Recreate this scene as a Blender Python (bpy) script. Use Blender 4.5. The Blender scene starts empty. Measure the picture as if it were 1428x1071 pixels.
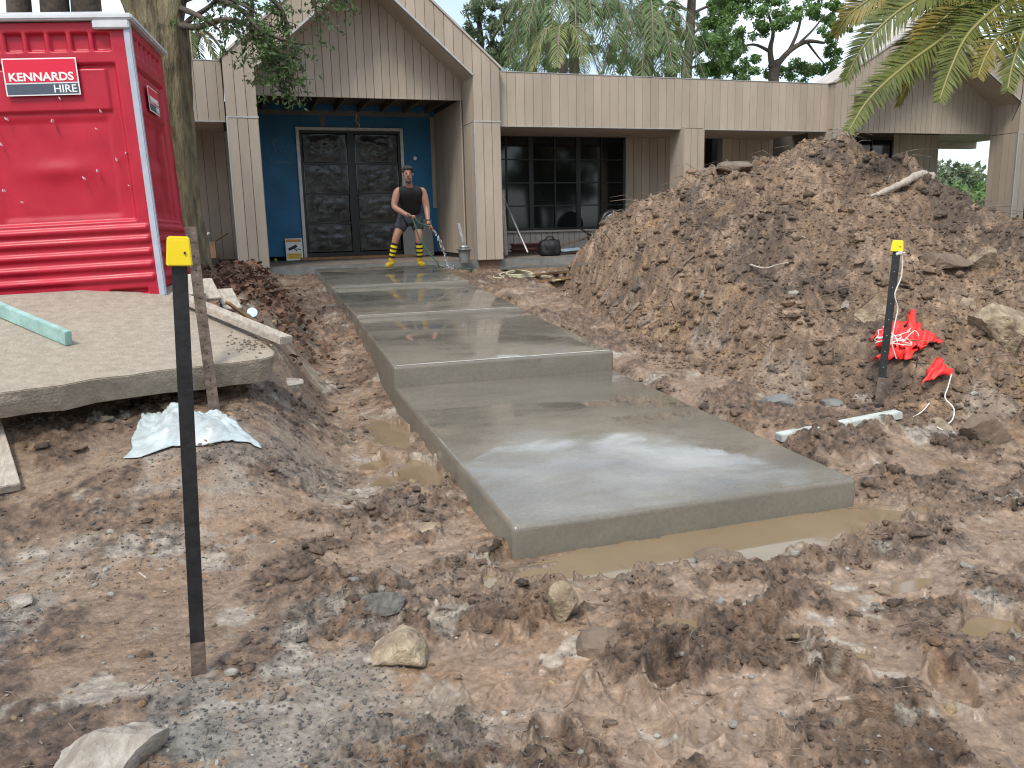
import bpy, bmesh, math, random
import numpy as np
from mathutils import Vector, Matrix, Euler
random.seed(7); rng = np.random.default_rng(11)
S = bpy.context.scene; COL = S.collection
PI = math.pi
# ------------------------------------------------------------------ camera
YAW, PITCH, ROLL, FPX, HC = 0.3208, 0.193, -0.02276, 1137.0, 1.6
def cam_axes():
    cy, sy = math.cos(YAW), math.sin(YAW)
    f = np.array([sy*math.cos(PITCH), cy*math.cos(PITCH), -math.sin(PITCH)])
    r = np.array([cy, -sy, 0.0]); u = np.cross(r, f)
    return r*math.cos(ROLL)+u*math.sin(ROLL), -r*math.sin(ROLL)+u*math.cos(ROLL), f
CR, CU, CF = cam_axes()
cd = bpy.data.cameras.new('camera'); cam = bpy.data.objects.new('camera', cd); COL.objects.link(cam)
cd.sensor_width = 36; cd.lens = 36*FPX/1428; cd.clip_end = 5000; cd.clip_start = 0.05
m = Matrix(((CR[0], CU[0], -CF[0], 0), (CR[1], CU[1], -CF[1], 0), (CR[2], CU[2], -CF[2], HC), (0, 0, 0, 1)))
cam.matrix_world = m; S.camera = cam
# ------------------------------------------------------------------ sky and sun
SUN_EL, SUN_AZ = math.radians(56), math.radians(215)      # azimuth clockwise from +Y: behind the camera, to the left
w = bpy.data.worlds.new('World'); S.world = w; w.use_nodes = True
nt = w.node_tree; nt.nodes.clear()
def N(t, tree=nt, **k):
    n = tree.nodes.new(t)
    for a, b in k.items(): setattr(n, a, b)
    return n
L = nt.links.new
sky = N('ShaderNodeTexSky', sky_type='NISHITA', sun_disc=False); sky.sun_elevation = SUN_EL; sky.sun_rotation = SUN_AZ
sky.air_density = 1.0; sky.dust_density = 2.0; sky.ozone_density = 1.5
bgs = N('ShaderNodeBackground'); L(sky.outputs[0], bgs.inputs[0]); bgs.inputs[1].default_value = 0.13
bgc = N('ShaderNodeBackground'); bgc.inputs[0].default_value = (0.85, 0.935, 1.0, 1); bgc.inputs[1].default_value = 1.0
tc = N('ShaderNodeTexCoord'); mp = N('ShaderNodeMapping'); mp.inputs['Scale'].default_value = (1.6, 1.6, 4.2)
nz = N('ShaderNodeTexNoise'); nz.inputs['Scale'].default_value = 1.9; nz.inputs['Detail'].default_value = 6; nz.inputs['Roughness'].default_value = 0.55
rp = N('ShaderNodeValToRGB'); rp.color_ramp.elements[0].position = 0.42; rp.color_ramp.elements[0].color = (0.25,)*3+(1,)
rp.color_ramp.elements[1].position = 0.68; rp.color_ramp.elements[1].color = (1, 1, 1, 1)
mx = N('ShaderNodeMixShader'); wo = N('ShaderNodeOutputWorld')
L(tc.outputs['Generated'], mp.inputs[0]); L(mp.outputs[0], nz.inputs[0]); L(nz.outputs[0], rp.inputs[0])
L(rp.outputs[0], mx.inputs[0]); L(bgs.outputs[0], mx.inputs[1]); L(bgc.outputs[0], mx.inputs[2]); L(mx.outputs[0], wo.inputs[0])
sd = bpy.data.lights.new('sun', 'SUN'); sun = bpy.data.objects.new('sun', sd); COL.objects.link(sun)
sd.energy = 1.7; sd.angle = math.radians(16); sd.color = (1, 0.95, 0.87)
dv = Vector((math.sin(SUN_AZ)*math.cos(SUN_EL), math.cos(SUN_AZ)*math.cos(SUN_EL), math.sin(SUN_EL)))
sun.rotation_euler = dv.to_track_quat('Z', 'Y').to_euler()
S.view_settings.view_transform = 'Standard'; S.view_settings.look = 'None'; S.view_settings.gamma = 1
S.view_settings.exposure = 0.82
S.render.engine = 'CYCLES'; S.render.resolution_x = 1024; S.render.resolution_y = 768
S.cycles.use_denoising = True; S.cycles.denoiser = 'OPENIMAGEDENOISE'; S.cycles.filter_width = 1.15
# ------------------------------------------------------------------ pixel -> place helpers (the photograph is 1428 x 1071)
C0 = np.array([0, 0, HC])
def ray(x, y): return CR*((x-714)/FPX)+CU*((535.5-y)/FPX)+CF
def onz(x, y, z): d = ray(x, y); return Vector(C0+d*((z-HC)/d[2]))
def ony(x, y, Y): d = ray(x, y); return Vector(C0+d*(Y/d[1]))
def onx(x, y, X): d = ray(x, y); return Vector(C0+d*(X/d[0]))
# ------------------------------------------------------------------ noise
def _h(ix, iy, s):
    n = (ix.astype(np.int64)*374761393+iy.astype(np.int64)*668265263+s*1442695041) & 0xffffffff
    n = ((n ^ (n >> 13))*1274126177) & 0xffffffff
    n = ((n ^ (n >> 15))*2246822519) & 0xffffffff
    return ((n ^ (n >> 16)) & 0xffffff)/float(0x1000000)
def perlin(x, y, s=0):
    x = np.asarray(x, float); y = np.asarray(y, float)
    ix, iy = np.floor(x), np.floor(y); fx, fy = x-ix, y-iy
    u = fx*fx*fx*(fx*(fx*6-15)+10); v = fy*fy*fy*(fy*(fy*6-15)+10)
    def g(a, b):
        t = _h(ix+a, iy+b, s)*2*PI; return np.cos(t)*(fx-a)+np.sin(t)*(fy-b)
    return ((g(0, 0)*(1-u)+g(1, 0)*u)*(1-v)+(g(0, 1)*(1-u)+g(1, 1)*u)*v)*1.41
def fbm(x, y, s=0, o=4, gain=.5):
    a, t, f = 1., 0., 1.
    for i in range(o): t = t+a*perlin(x*f, y*f, s+i*17); a *= gain; f *= 2.03
    return t
def worley(x, y, s=0):
    x = np.asarray(x, float); y = np.asarray(y, float)
    ix, iy = np.floor(x), np.floor(y); d1 = np.full(x.shape, 9.); d2 = d1.copy(); cid = np.zeros(x.shape)
    for a in (-1, 0, 1):
        for b in (-1, 0, 1):
            px = ix+a+_h(ix+a, iy+b, s); py = iy+b+_h(ix+a, iy+b, s+5)
            d = np.hypot(px-x, py-y); n = d < d1
            d2 = np.where(n, d1, np.minimum(d2, d)); cid = np.where(n, _h(ix+a, iy+b, s+9), cid); d1 = np.where(n, d, d1)
    return d1, d2, cid
def sst(a, b, x): t = np.clip((x-a)/(b-a), 0, 1); return t*t*(3-2*t)
# ------------------------------------------------------------------ mesh builder
class MB:
    def __init__(s): s.v = []; s.f = []; s.mi = []
    def add(s, v, f, mi=0):
        o = len(s.v); s.v += [tuple(p) for p in v]; s.f += [tuple(i+o for i in q) for q in f]; s.mi += [mi]*len(f); return s
    def box(s, a, b, M=None, mi=0):
        x0, y0, z0 = a; x1, y1, z1 = b
        v = [Vector(p) for p in ((x0,y0,z0),(x1,y0,z0),(x1,y1,z0),(x0,y1,z0),(x0,y0,z1),(x1,y0,z1),(x1,y1,z1),(x0,y1,z1))]
        if M is not None: v = [M@p for p in v]
        return s.add(v, [(0,3,2,1),(4,5,6,7),(0,1,5,4),(1,2,6,5),(2,3,7,6),(3,0,4,7)], mi)
    def bar(s, p, q, wd, ht, up=(0, 0, 1), mi=0):           # box along p->q
        p, q = Vector(p), Vector(q); d = q-p; l = d.length; d.normalize()
        r = d.cross(Vector(up)); r.normalize(); u = r.cross(d)
        M = Matrix(((r.x, d.x, u.x, p.x), (r.y, d.y, u.y, p.y), (r.z, d.z, u.z, p.z), (0, 0, 0, 1)))
        return s.box((-wd/2, 0, -ht/2), (wd/2, l, ht/2), M, mi)
    def tube(s, pts, r, n=8, cap=True, mi=0):
        pts = [Vector(p) for p in pts]
        if not hasattr(r, '__len__'): r = [r]*len(pts)
        vs, fs = [], []; up = Vector((0.13, 0.21, 1)); prev = None
        for i, p in enumerate(pts):
            d = (pts[min(i+1, len(pts)-1)]-pts[max(i-1, 0)]).normalized()
            if prev is None:
                a = d.cross(up if abs(d.normalized().dot(up.normalized())) < .95 else Vector((1, 0, 0))).normalized()
            else: a = (prev-d*prev.dot(d)).normalized()
            prev = a; b = d.cross(a)
            for k in range(n):
                t = 2*PI*k/n; vs.append(p+(a*math.cos(t)+b*math.sin(t))*r[i])
        for i in range(len(pts)-1):
            for k in range(n): fs.append((i*n+k, i*n+(k+1) % n, (i+1)*n+(k+1) % n, (i+1)*n+k))
        if cap: fs.append(tuple(range(n-1, -1, -1))); fs.append(tuple((len(pts)-1)*n+k for k in range(n)))
        return s.add(vs, fs, mi)
    def prism(s, poly, e):                                    # poly: 3D points (planar), extruded by vector e
        n = len(poly); e = Vector(e); v = [Vector(p) for p in poly]; v += [p+e for p in v]
        f = [tuple(range(n-1, -1, -1)), tuple(range(n, 2*n))]+[(i, (i+1) % n, n+(i+1) % n, n+i) for i in range(n)]
        return s.add(v, f)
    def lathe(s, prof, n=16, M=None, mi=0):                   # prof: (r, z)
        v = []; f = []
        for r, z in prof:
            for k in range(n):
                t = 2*PI*k/n; p = Vector((r*math.cos(t), r*math.sin(t), z)); v.append(M@p if M else p)
        for i in range(len(prof)-1):
            for k in range(n): f.append((i*n+k, i*n+(k+1) % n, (i+1)*n+(k+1) % n, (i+1)*n+k))
        f.append(tuple(range(n-1, -1, -1))); f.append(tuple((len(prof)-1)*n+k for k in range(n)))
        return s.add(v, f, mi)
    def build(s, name, mat, parent=None, smooth=False, bevel=0):
        me = bpy.data.meshes.new(name); me.from_pydata(s.v, [], s.f); me.validate()
        bm = bmesh.new(); bm.from_mesh(me); bmesh.ops.recalc_face_normals(bm, faces=bm.faces)
        if bevel: bmesh.ops.bevel(bm, geom=[e for e in bm.edges], offset=bevel, segments=2, affect='EDGES', clamp_overlap=True)
        bm.to_mesh(me); bm.free()
        for mm in (mat if isinstance(mat, (list, tuple)) else [mat]): me.materials.append(mm)
        if len(set(s.mi)) > 1 and not bevel: me.polygons.foreach_set('material_index', s.mi)
        if smooth: me.polygons.foreach_set('use_smooth', [True]*len(me.polygons))
        return link(name, me, parent)
def link(name, me, parent=None):
    o = bpy.data.objects.new(name, me); COL.objects.link(o)
    if parent is not None:
        o.parent = parent
        if parent.name in INV: o.matrix_parent_inverse = INV[parent.name]
    return o
INV = {}
def root(name, loc, label=None, cat=None, group=None, kind=None):   # Empty at the thing's base; its parts are built at their real places
    o = empty(name, loc); INV[o.name] = Matrix.Translation(Vector(loc)).inverted(); return tag(o, label, cat, group, kind)
def npmesh(name, v, f, mat, parent=None, smooth=False):        # fast numpy mesh; f (n,3) or (n,4)
    v = np.asarray(v, np.float32); f = np.asarray(f, np.int32); k = f.shape[1]
    me = bpy.data.meshes.new(name); me.vertices.add(len(v)); me.vertices.foreach_set('co', v.ravel())
    me.loops.add(f.size); me.loops.foreach_set('vertex_index', f.ravel())
    me.polygons.add(len(f)); me.polygons.foreach_set('loop_start', np.arange(0, f.size, k, dtype=np.int32))
    if smooth: me.polygons.foreach_set('use_smooth', np.ones(len(f), bool))
    me.update(calc_edges=True); me.materials.append(mat)
    return link(name, me, parent)
def tag(o, label=None, cat=None, group=None, kind=None):
    if label: o['label'] = label
    if cat: o['category'] = cat
    if group: o['group'] = group
    if kind: o['kind'] = kind
    return o
def empty(name, loc=(0, 0, 0), rot=None):
    o = bpy.data.objects.new(name, None); COL.objects.link(o); o.location = loc; o.empty_display_size = .1
    if rot is not None: o.rotation_euler = rot
    return o
def spline(P, n=12):                                           # Catmull-Rom through points
    P = [Vector(p) for p in P]; out = []
    for i in range(len(P)-1):
        a, b, c, d = P[max(i-1, 0)], P[i], P[i+1], P[min(i+2, len(P)-1)]
        for k in range(n):
            t = k/n; out.append(.5*((2*b)+(c-a)*t+(2*a-5*b+4*c-d)*t*t+(3*b-a-3*c+d)*t**3))
    return out+[P[-1]]
# ------------------------------------------------------------------ materials
MATS = {}
def mat(name, col, rough=.6, metal=0, spec=.5, var=0, vscale=6., bump=0, bscale=30., col2=None, trans=0, alpha=1, coat=0, detail=5, ovar=0, rvar=0, stretch=(1, 1, 1), sub=0, emis=None):
    if name in MATS: return MATS[name]
    mt = bpy.data.materials.new(name); mt.use_nodes = True; t = mt.node_tree; b = t.nodes['Principled BSDF']; l = t.links.new
    b.inputs['Base Color'].default_value = (*col, 1); b.inputs['Roughness'].default_value = rough; b.inputs['Metallic'].default_value = metal
    b.inputs['Specular IOR Level'].default_value = spec; b.inputs['Coat Weight'].default_value = coat
    b.inputs['Transmission Weight'].default_value = trans; b.inputs['Alpha'].default_value = alpha
    tcn = N('ShaderNodeTexCoord', t); mpn = N('ShaderNodeMapping', t); mpn.inputs['Scale'].default_value = stretch; l(tcn.outputs['Object'], mpn.inputs[0])
    src = None
    if var or col2:
        n = N('ShaderNodeTexNoise', t); n.inputs['Scale'].default_value = vscale; n.inputs['Detail'].default_value = detail; n.inputs['Roughness'].default_value = .62
        l(mpn.outputs[0], n.inputs[0])
        r = N('ShaderNodeValToRGB', t); r.color_ramp.elements[0].position = .34; r.color_ramp.elements[1].position = .68
        c2 = col2 or tuple(max(0, c*(1-var)) for c in col); c1 = col if col2 else tuple(c*(1+var*.6) for c in col)
        r.color_ramp.elements[0].color = (*c2, 1); r.color_ramp.elements[1].color = (*c1, 1)
        l(n.outputs[0], r.inputs[0]); src = r.outputs[0]
        if rvar:
            m2 = N('ShaderNodeMapRange', t); m2.inputs['From Min'].default_value = .3; m2.inputs['From Max'].default_value = .7
            m2.inputs['To Min'].default_value = max(.02, rough-rvar); m2.inputs['To Max'].default_value = min(1, rough+rvar)
            l(n.outputs[0], m2.inputs[0]); l(m2.outputs[0], b.inputs['Roughness'])
    if ovar:
        oi = N('ShaderNodeObjectInfo', t); m3 = N('ShaderNodeMapRange', t); m3.inputs['To Min'].default_value = 1-ovar; m3.inputs['To Max'].default_value = 1+ovar
        l(oi.outputs['Random'], m3.inputs[0]); mm = N('ShaderNodeVectorMath', t, operation='SCALE'); l(m3.outputs[0], mm.inputs['Scale'])
        if src: l(src, mm.inputs[0])
        else: mm.inputs[0].default_value = col
        src = mm.outputs[0]
    if src: l(src, b.inputs['Base Color'])
    if bump:
        n2 = N('ShaderNodeTexNoise', t); n2.inputs['Scale'].default_value = bscale; n2.inputs['Detail'].default_value = 6; l(mpn.outputs[0], n2.inputs[0])
        bp = N('ShaderNodeBump', t); bp.inputs['Strength'].default_value = bump; bp.inputs['Distance'].default_value = .02; l(n2.outputs[0], bp.inputs['Height']); l(bp.outputs[0], b.inputs['Normal'])
    if sub: b.inputs['Subsurface Weight'].default_value = sub; b.inputs['Subsurface Radius'].default_value = (.02, .008, .005)
    MATS[name] = mt; return mt
def leafmat(name, col, col2, vscale=3.):
    mt = bpy.data.materials.new(name); mt.use_nodes = True; t = mt.node_tree; l = t.links.new; t.nodes.clear()
    tcn = N('ShaderNodeTexCoord', t); n = N('ShaderNodeTexNoise', t); n.inputs['Scale'].default_value = vscale; n.inputs['Detail'].default_value = 3
    l(tcn.outputs['Object'], n.inputs[0]); r = N('ShaderNodeValToRGB', t); r.color_ramp.elements[0].position = .35; r.color_ramp.elements[1].position = .65
    r.color_ramp.elements[0].color = (*col2, 1); r.color_ramp.elements[1].color = (*col, 1); l(n.outputs[0], r.inputs[0])
    d = N('ShaderNodeBsdfPrincipled', t); d.inputs['Roughness'].default_value = .5; tr = N('ShaderNodeBsdfTranslucent', t); m_ = N('ShaderNodeMixShader', t); m_.inputs[0].default_value = .35
    o = N('ShaderNodeOutputMaterial', t); l(r.outputs[0], d.inputs['Base Color']); l(r.outputs[0], tr.inputs[0]); l(d.outputs[0], m_.inputs[1]); l(tr.outputs[0], m_.inputs[2]); l(m_.outputs[0], o.inputs[0])
    return mt
def soilmat(name, bump=.6, rough=.62, scale=1.):
    """vertex colour gives the kind of soil; noise gives grain, grit and wet gloss"""
    mt = bpy.data.materials.new(name); mt.use_nodes = True; t = mt.node_tree; b = t.nodes['Principled BSDF']; l = t.links.new
    at = N('ShaderNodeAttribute', t, attribute_name='soil'); wt = N('ShaderNodeAttribute', t, attribute_name='wet'); g = N('ShaderNodeTexCoord', t)
    n1 = N('ShaderNodeTexNoise', t); n1.inputs['Scale'].default_value = 38*scale; n1.inputs['Detail'].default_value = 7; n1.inputs['Roughness'].default_value = .7
    n2 = N('ShaderNodeTexVoronoi', t); n2.inputs['Scale'].default_value = 70*scale
    n3 = N('ShaderNodeTexNoise', t); n3.inputs['Scale'].default_value = 9*scale; n3.inputs['Detail'].default_value = 6; n3.inputs['Roughness'].default_value = .65
    for n in (n1, n2, n3): l(g.outputs['Object'], n.inputs['Vector'])
    r = N('ShaderNodeMapRange', t); r.inputs['From Min'].default_value = .3; r.inputs['From Max'].default_value = .72; r.inputs['To Min'].default_value = .62; r.inputs['To Max'].default_value = 1.38; l(n1.outputs[0], r.inputs[0])
    r2 = N('ShaderNodeMapRange', t); r2.inputs['From Min'].default_value = .3; r2.inputs['From Max'].default_value = .7; r2.inputs['To Min'].default_value = .8; r2.inputs['To Max'].default_value = 1.2; l(n3.outputs[0], r2.inputs[0])
    mu = N('ShaderNodeMath', t, operation='MULTIPLY'); l(r.outputs[0], mu.inputs[0]); l(r2.outputs[0], mu.inputs[1])
    sc = N('ShaderNodeVectorMath', t, operation='SCALE'); l(at.outputs['Color'], sc.inputs[0]); l(mu.outputs[0], sc.inputs['Scale'])
    # pale grit specks
    gr = N('ShaderNodeValToRGB', t); gr.color_ramp.elements[0].position = .0; gr.color_ramp.elements[0].color = (1, 1, 1, 1); gr.color_ramp.elements[1].position = .16; gr.color_ramp.elements[1].color = (0, 0, 0, 1)
    l(n2.outputs['Distance'], gr.inputs[0]); cl = N('ShaderNodeSeparateColor', t); l(n2.outputs['Color'], cl.inputs[0])
    th = N('ShaderNodeMath', t, operation='GREATER_THAN'); th.inputs[1].default_value = .82; l(cl.outputs[0], th.inputs[0])
    ml = N('ShaderNodeMath', t, operation='MULTIPLY'); l(gr.outputs[0], ml.inputs[0]); l(th.outputs[0], ml.inputs[1])
    mxn = N('ShaderNodeMix', t, data_type='RGBA'); l(ml.outputs[0], mxn.inputs[0]); l(sc.outputs[0], mxn.inputs[6]); mxn.inputs[7].default_value = (.36, .32, .27, 1)
    l(mxn.outputs[2], b.inputs['Base Color'])
    rr = N('ShaderNodeMapRange', t); rr.inputs['From Min'].default_value = .3; rr.inputs['From Max'].default_value = .7; rr.inputs['To Min'].default_value = rough-.16; rr.inputs['To Max'].default_value = rough+.2; l(n3.outputs[0], rr.inputs[0])
    ws = N('ShaderNodeMath', t, operation='MULTIPLY_ADD'); ws.inputs[1].default_value = -.44; l(wt.outputs['Fac'], ws.inputs[0]); l(rr.outputs[0], ws.inputs[2]); l(ws.outputs[0], b.inputs['Roughness'])
    b.inputs['Specular IOR Level'].default_value = .6
    bs = N('ShaderNodeMath', t, operation='MULTIPLY_ADD'); bs.inputs[1].default_value = -.8*bump; bs.inputs[2].default_value = bump; l(wt.outputs['Fac'], bs.inputs[0])
    bp = N('ShaderNodeBump', t); l(bs.outputs[0], bp.inputs['Strength']); bp.inputs['Distance'].default_value = .05; l(n1.outputs[0], bp.inputs['Height']); l(bp.outputs[0], b.inputs['Normal'])
    return mt
M_mud = soilmat('mud', 1., .58); M_soil = soilmat('mound_soil', 1., .78)
M_clad = mat('primed_cladding', (.40, .332, .262), .72, var=.13, vscale=2.2, ovar=.07, bump=.05, bscale=60, stretch=(1, 1, .25))
M_back = mat('cladding_backing', (.10, .085, .07), .9)
M_trim = mat('metal_flashing', (.5, .49, .47), .45, metal=.5, var=.15, vscale=8)
M_roof = mat('pale_roof_board', (.46, .41, .36), .6, var=.12, vscale=4)
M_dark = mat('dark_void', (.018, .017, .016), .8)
M_joist = mat('ceiling_joist', (.12, .09, .06), .8, var=.3)
M_blue = mat('blue_wall_wrap', (.014, .145, .30), .55, var=.22, vscale=2.5, bump=.1, bscale=5)
M_black = mat('black_frame', (.012, .012, .013), .4)
M_glass = mat('dark_glass', (.012, .013, .013), .06, spec=.5, var=.4, vscale=1.3)
M_film = mat('clear_film', (.065, .064, .060), .10, var=.6, vscale=5, bump=.8, bscale=4, spec=.35)
M_wet = None
M_conc = mat('old_concrete', (.335, .285, .225), .9, var=.2, vscale=16, bump=.6, bscale=60)
M_foot = mat('footing_concrete', (.19, .19, .18), .85, var=.25, vscale=5, bump=.3)
M_deck = mat('dusty_floor', (.17, .14, .115), .8, var=.35, vscale=3, bump=.2)
M_brick = mat('stump_block', (.17, .105, .07), .85, var=.25, vscale=10, bump=.4)
M_red = mat('red_plastic', (.45, .008, .03), .42, var=.14, vscale=3.2, rvar=.14, bump=.04, bscale=8, detail=8)
M_wplas = mat('white_plastic', (.62, .63, .65), .5, var=.15, vscale=5)
M_gtrim = mat('grey_plastic_trim', (.42, .45, .52), .42, var=.12, vscale=6)
M_white = mat('white_print', (.8, .8, .8), .5)
M_grey = mat('slate_print', (.07, .085, .12), .5)
M_yel = mat('yellow_plastic', (.85, .64, .01), .45, var=.05)
M_blk = mat('black_paint', (.014, .014, .016), .5, var=.5, vscale=14, bump=.15)
M_rust = mat('weathered_steel', (.16, .12, .095), .6, metal=.35, var=.5, vscale=18, bump=.4)
M_steel = mat('bare_steel', (.35, .35, .34), .45, metal=.6, var=.3)
M_tim = mat('weathered_timber', (.43, .375, .31), .75, var=.3, vscale=5, bump=.4, bscale=25, stretch=(8, 1, 8))
M_timb = mat('brown_timber', (.31, .18, .085), .75, var=.3, vscale=6, bump=.3)
M_teal = mat('teal_treated_timber', (.36, .56, .52), .65, var=.35, vscale=7, bump=.2, col2=(.22, .36, .32))
M_tarp = mat('plastic_sheet', (.50, .585, .61), .4, vscale=7, bump=.3, bscale=14, col2=(.33, .36, .35))
M_flag = mat('red_flag', (.85, .035, .03), .5, var=.12)
M_rope = mat('white_string', (.72, .7, .66), .7)
M_stone = mat('tan_stone', (.42, .345, .235), .85, vscale=9, bump=1., bscale=30, col2=(.15, .105, .068))
M_pale = mat('pale_stone', (.43, .39, .335), .85, vscale=8, bump=1., bscale=28, col2=(.19, .155, .12))
M_brst = mat('muddy_stone', (.22, .165, .115), .75, vscale=6, bump=.7, bscale=22, col2=(.12, .085, .06))
M_stick = mat('dead_stick', (.23, .175, .13), .8, var=.35, vscale=12, bump=.5)
M_bark = mat('mossy_bark', (.24, .205, .11), .9, vscale=4, bump=1., bscale=14, col2=(.075, .055, .036), stretch=(4, 4, .8))
M_bark2 = mat('dark_bark', (.085, .065, .05), .9, var=.4, vscale=10, bump=.6)
M_puddle = mat('muddy_water', (.225, .165, .10), .045, var=.1, vscale=2, bump=.02, bscale=5)
M_skin = mat('skin', (.36, .175, .115), .5, var=.1, vscale=9, sub=.1)
M_tank = mat('black_cloth', (.014, .013, .013), .85, var=.3, vscale=20, bump=.2)
M_short = mat('charcoal_cloth', (.045, .047, .055), .85, var=.25, vscale=12, bump=.25, bscale=18)
M_hair = mat('dark_hair', (.02, .014, .011), .7, bump=.5, bscale=60)
M_green = mat('green_hose', (.05, .12, .07), .45)
M_cream = mat('cream_hose', (.5, .48, .33), .5)
M_card = mat('cardboard', (.25, .15, .085), .8, var=.2)
M_leafD = leafmat('leaf_dark', (.055, .105, .028), (.025, .05, .016))
M_leafM = leafmat('leaf_mid', (.20, .31, .10), (.10, .18, .055))
M_leafG = leafmat('leaf_grey', (.21, .26, .15), (.12, .165, .08))
M_palm = leafmat('palm_leaflet', (.17, .19, .035), (.09, .12, .028), 2.2)
M_palmy = leafmat('palm_leaflet_yellowing', (.30, .22, .035), (.13, .145, .03), 4)
M_palmq = leafmat('queen_palm_leaflet', (.21, .29, .115), (.10, .155, .055))
M_pine = leafmat('pine_needle', (.14, .25, .05), (.07, .13, .03))
M_grass = mat('far_grass', (.085, .12, .035), .9, var=.4, vscale=.3)

# ------------------------------------------------------------------ terrain shape
PY = np.array([3.56, 6.60, 9.34, 12.0, 14.55])                    # path joints
PXL = np.array([1.17, 1.165, 1.256, 1.29, 1.29]); PXR = np.array([3.217, 3.168, 3.25, 3.36, 3.42])
PZ0 = [.159, .470, .616, .780]; PZ1 = [.298, .598, .762, .925]     # slab top at its near and far end
def ground_base(x, y):
    z = np.interp(y, [-30, 0, 3.4, 6.6, 9.34, 12, 14.4, 16, 26, 60, 120, 400], [0, 0, 0, .13, .44, .64, .78, .82, .8, -4, -9, -9])
    # left bank under the old slab
    lb = sst(.60, -.15, x-(y-5.2)*.06)*(1-sst(9.5, 13, y)); z = z+lb*(.40*sst(3.9, 5.5, y)+.34*sst(5.5, 6.8, y))
    # wheel trench along the left of the path
    z = z-.09*np.exp(-((x-.78-.02*(y-6))/.34)**2)*sst(4., 5.5, y)*(1-sst(11.5, 13.5, y))
    # right of the path the spoil lies nearly level with the slab
    rb = sst(3.22, 3.45, x)*sst(3.3, 4.4, y)*(1-sst(11, 13, y)); z = z+rb*.13
    return z
RXv = np.array([3.2, 3.95, 4.25, 4.5, 4.8, 5.4, 5.9, 6.4, 6.75, 7.05, 7.4, 7.75, 8.5, 8.8, 9.1, 9.5, 10.2, 11.5])
RZv = np.array([.36, .46, .80, 1.36, 1.72, 2.16, 2.24, 2.28, 2.44, 2.60, 2.40, 2.12, 1.48, 1.05, .75, .6, .5, .4])
def mound_h(x, y):
    rz = np.interp(x, RXv, RZv); ry = np.interp(x, [3.8, 5, 7, 9, 11], [9.7, 9.4, 8.8, 8.0, 7.2])
    ft = np.interp(x, [3.2, 3.4, 3.6, 4.0, 4.6, 6, 8, 11], [7.2, 6.4, 5.3, 4.55, 4.2, 3.9, 3.8, 3.8])
    bk = np.interp(x, [3.2, 3.8, 4.4, 6, 8, 11], [10.2, 11, 12.2, 12.6, 12, 10.5])
    g = ground_base(x, y); t = (y-ft)/(ry-ft); t2 = (bk-y)/(bk-ry)
    p = np.where(y < ry, 1-(1-np.clip(t, 0, 1))**1.22, sst(0, 1, t2))
    return g-.06+(np.maximum(rz-g, 0)+.06)*p
def dome(d, r): t = np.clip(1-(d/r)**2, 0, 1); return t*(1.6-.6*t)
def clods(x, y, sc, seed, prob, warp=.42):
    wx = x*sc+warp*perlin(x*sc*1.6, y*sc*1.6, seed+50); wy = y*sc+warp*perlin(x*sc*1.6+31, y*sc*1.6, seed+51)
    d1, d2, c = worley(wx, wy, seed); return dome(d1, .25+.42*np.mod(c*7.3, 1))*(c < prob)*(.35+.9*np.mod(c*13.7, 1))
def mound_noise(x, y):
    return (.20*fbm(x*.8, y*.8, 40, 3)+.07*clods(x, y, 2.4, 3, .5)+.055*clods(x, y, 4.6, 4, .6)+.040*clods(x+.7, y, 9, 5, .7)+.022*clods(x, y+.4, 18, 6, .75)+.010*clods(x, y+.9, 34, 7, .75)
            +.06*fbm(x*2.2, y*2.2, 41, 4, .55)+.012*fbm(x*14, y*14, 44, 2, .5)-.06)
# footprints and pressed hollows in the wet mud (x, y, heading, length)
FOOT = []
for px, py, a, ln in ((905,1000,.2,.34),(1270,830,-.5,.34),(940,865,-.6,.30),(830,985,.3,.36),(1090,890,.1,.32),(1150,770,.3,.3),(1000,1000,1.0,.3),(1240,1020,-.6,.34),(1330,960,.5,.32),(720,960,.9,.3),(620,980,.4,.3),(1180,950,.2,.28),(1060,1040,-.2,.34),(930,940,.8,.26),(1370,870,.4,.3),(780,1040,.1,.33),(1290,740,.7,.28),(1100,830,1.2,.28),(680,880,.2,.28),(460,850,.6,.3),(1400,780,.3,.3),(520,720,.1,.3),(440,700,.4,.28),(360,780,1.1,.28),(640,800,.3,.28)):
    p = onz(px, py, 0); FOOT.append((p.x, p.y, a, ln))
# puddles: centre px, py, level offset, radii along path-x and path-y, turn
PUD = [(2.25, 3.34, -.005, 1.22, .21, .02), (1.02, 6.05, .045, .15, .45, .05), (1.02, 5.0, .02, .12, .36, -.05),
       (.84, 5.02, .018, .15, .14, 0), (.80, 5.45, .03, .10, .12, 0)]
for px, py, rx, ry, lv in ((1380,875,.16,.09,-.01),(945,868,.10,.06,-.02),(1275,812,.15,.05,-.015),(1195,915,.07,.05,-.015),(690,810,.05,.11,-.012)):
    p = onz(px, py, 0); PUD.append((p.x, p.y, lv, rx, ry, .2))
def pud_d(x, y, P):
    cx, cy, lv, rx, ry, a = P; c, s_ = math.cos(a), math.sin(a); dx, dy = x-cx, y-cy
    return np.hypot((dx*c+dy*s_)/rx, (-dx*s_+dy*c)/ry)
def pud_level(P): return float(ground_base(np.array([P[0]]), np.array([P[1]]))[0])*(1 if P[1] > 4 else 0)+P[2]*(.2 if P[1] > 4 else 1)-(.01 if P[1] > 4 else 0)
def crumb(x, y):                                              # 1 = crumbly churned soil, 0 = smooth trodden pads of wet clay
    return sst(-.22, .22, fbm(x*1.5+4, y*1.7, 61, 4, .6)+.12*sst(0, 1.5, x)-.04)
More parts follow.
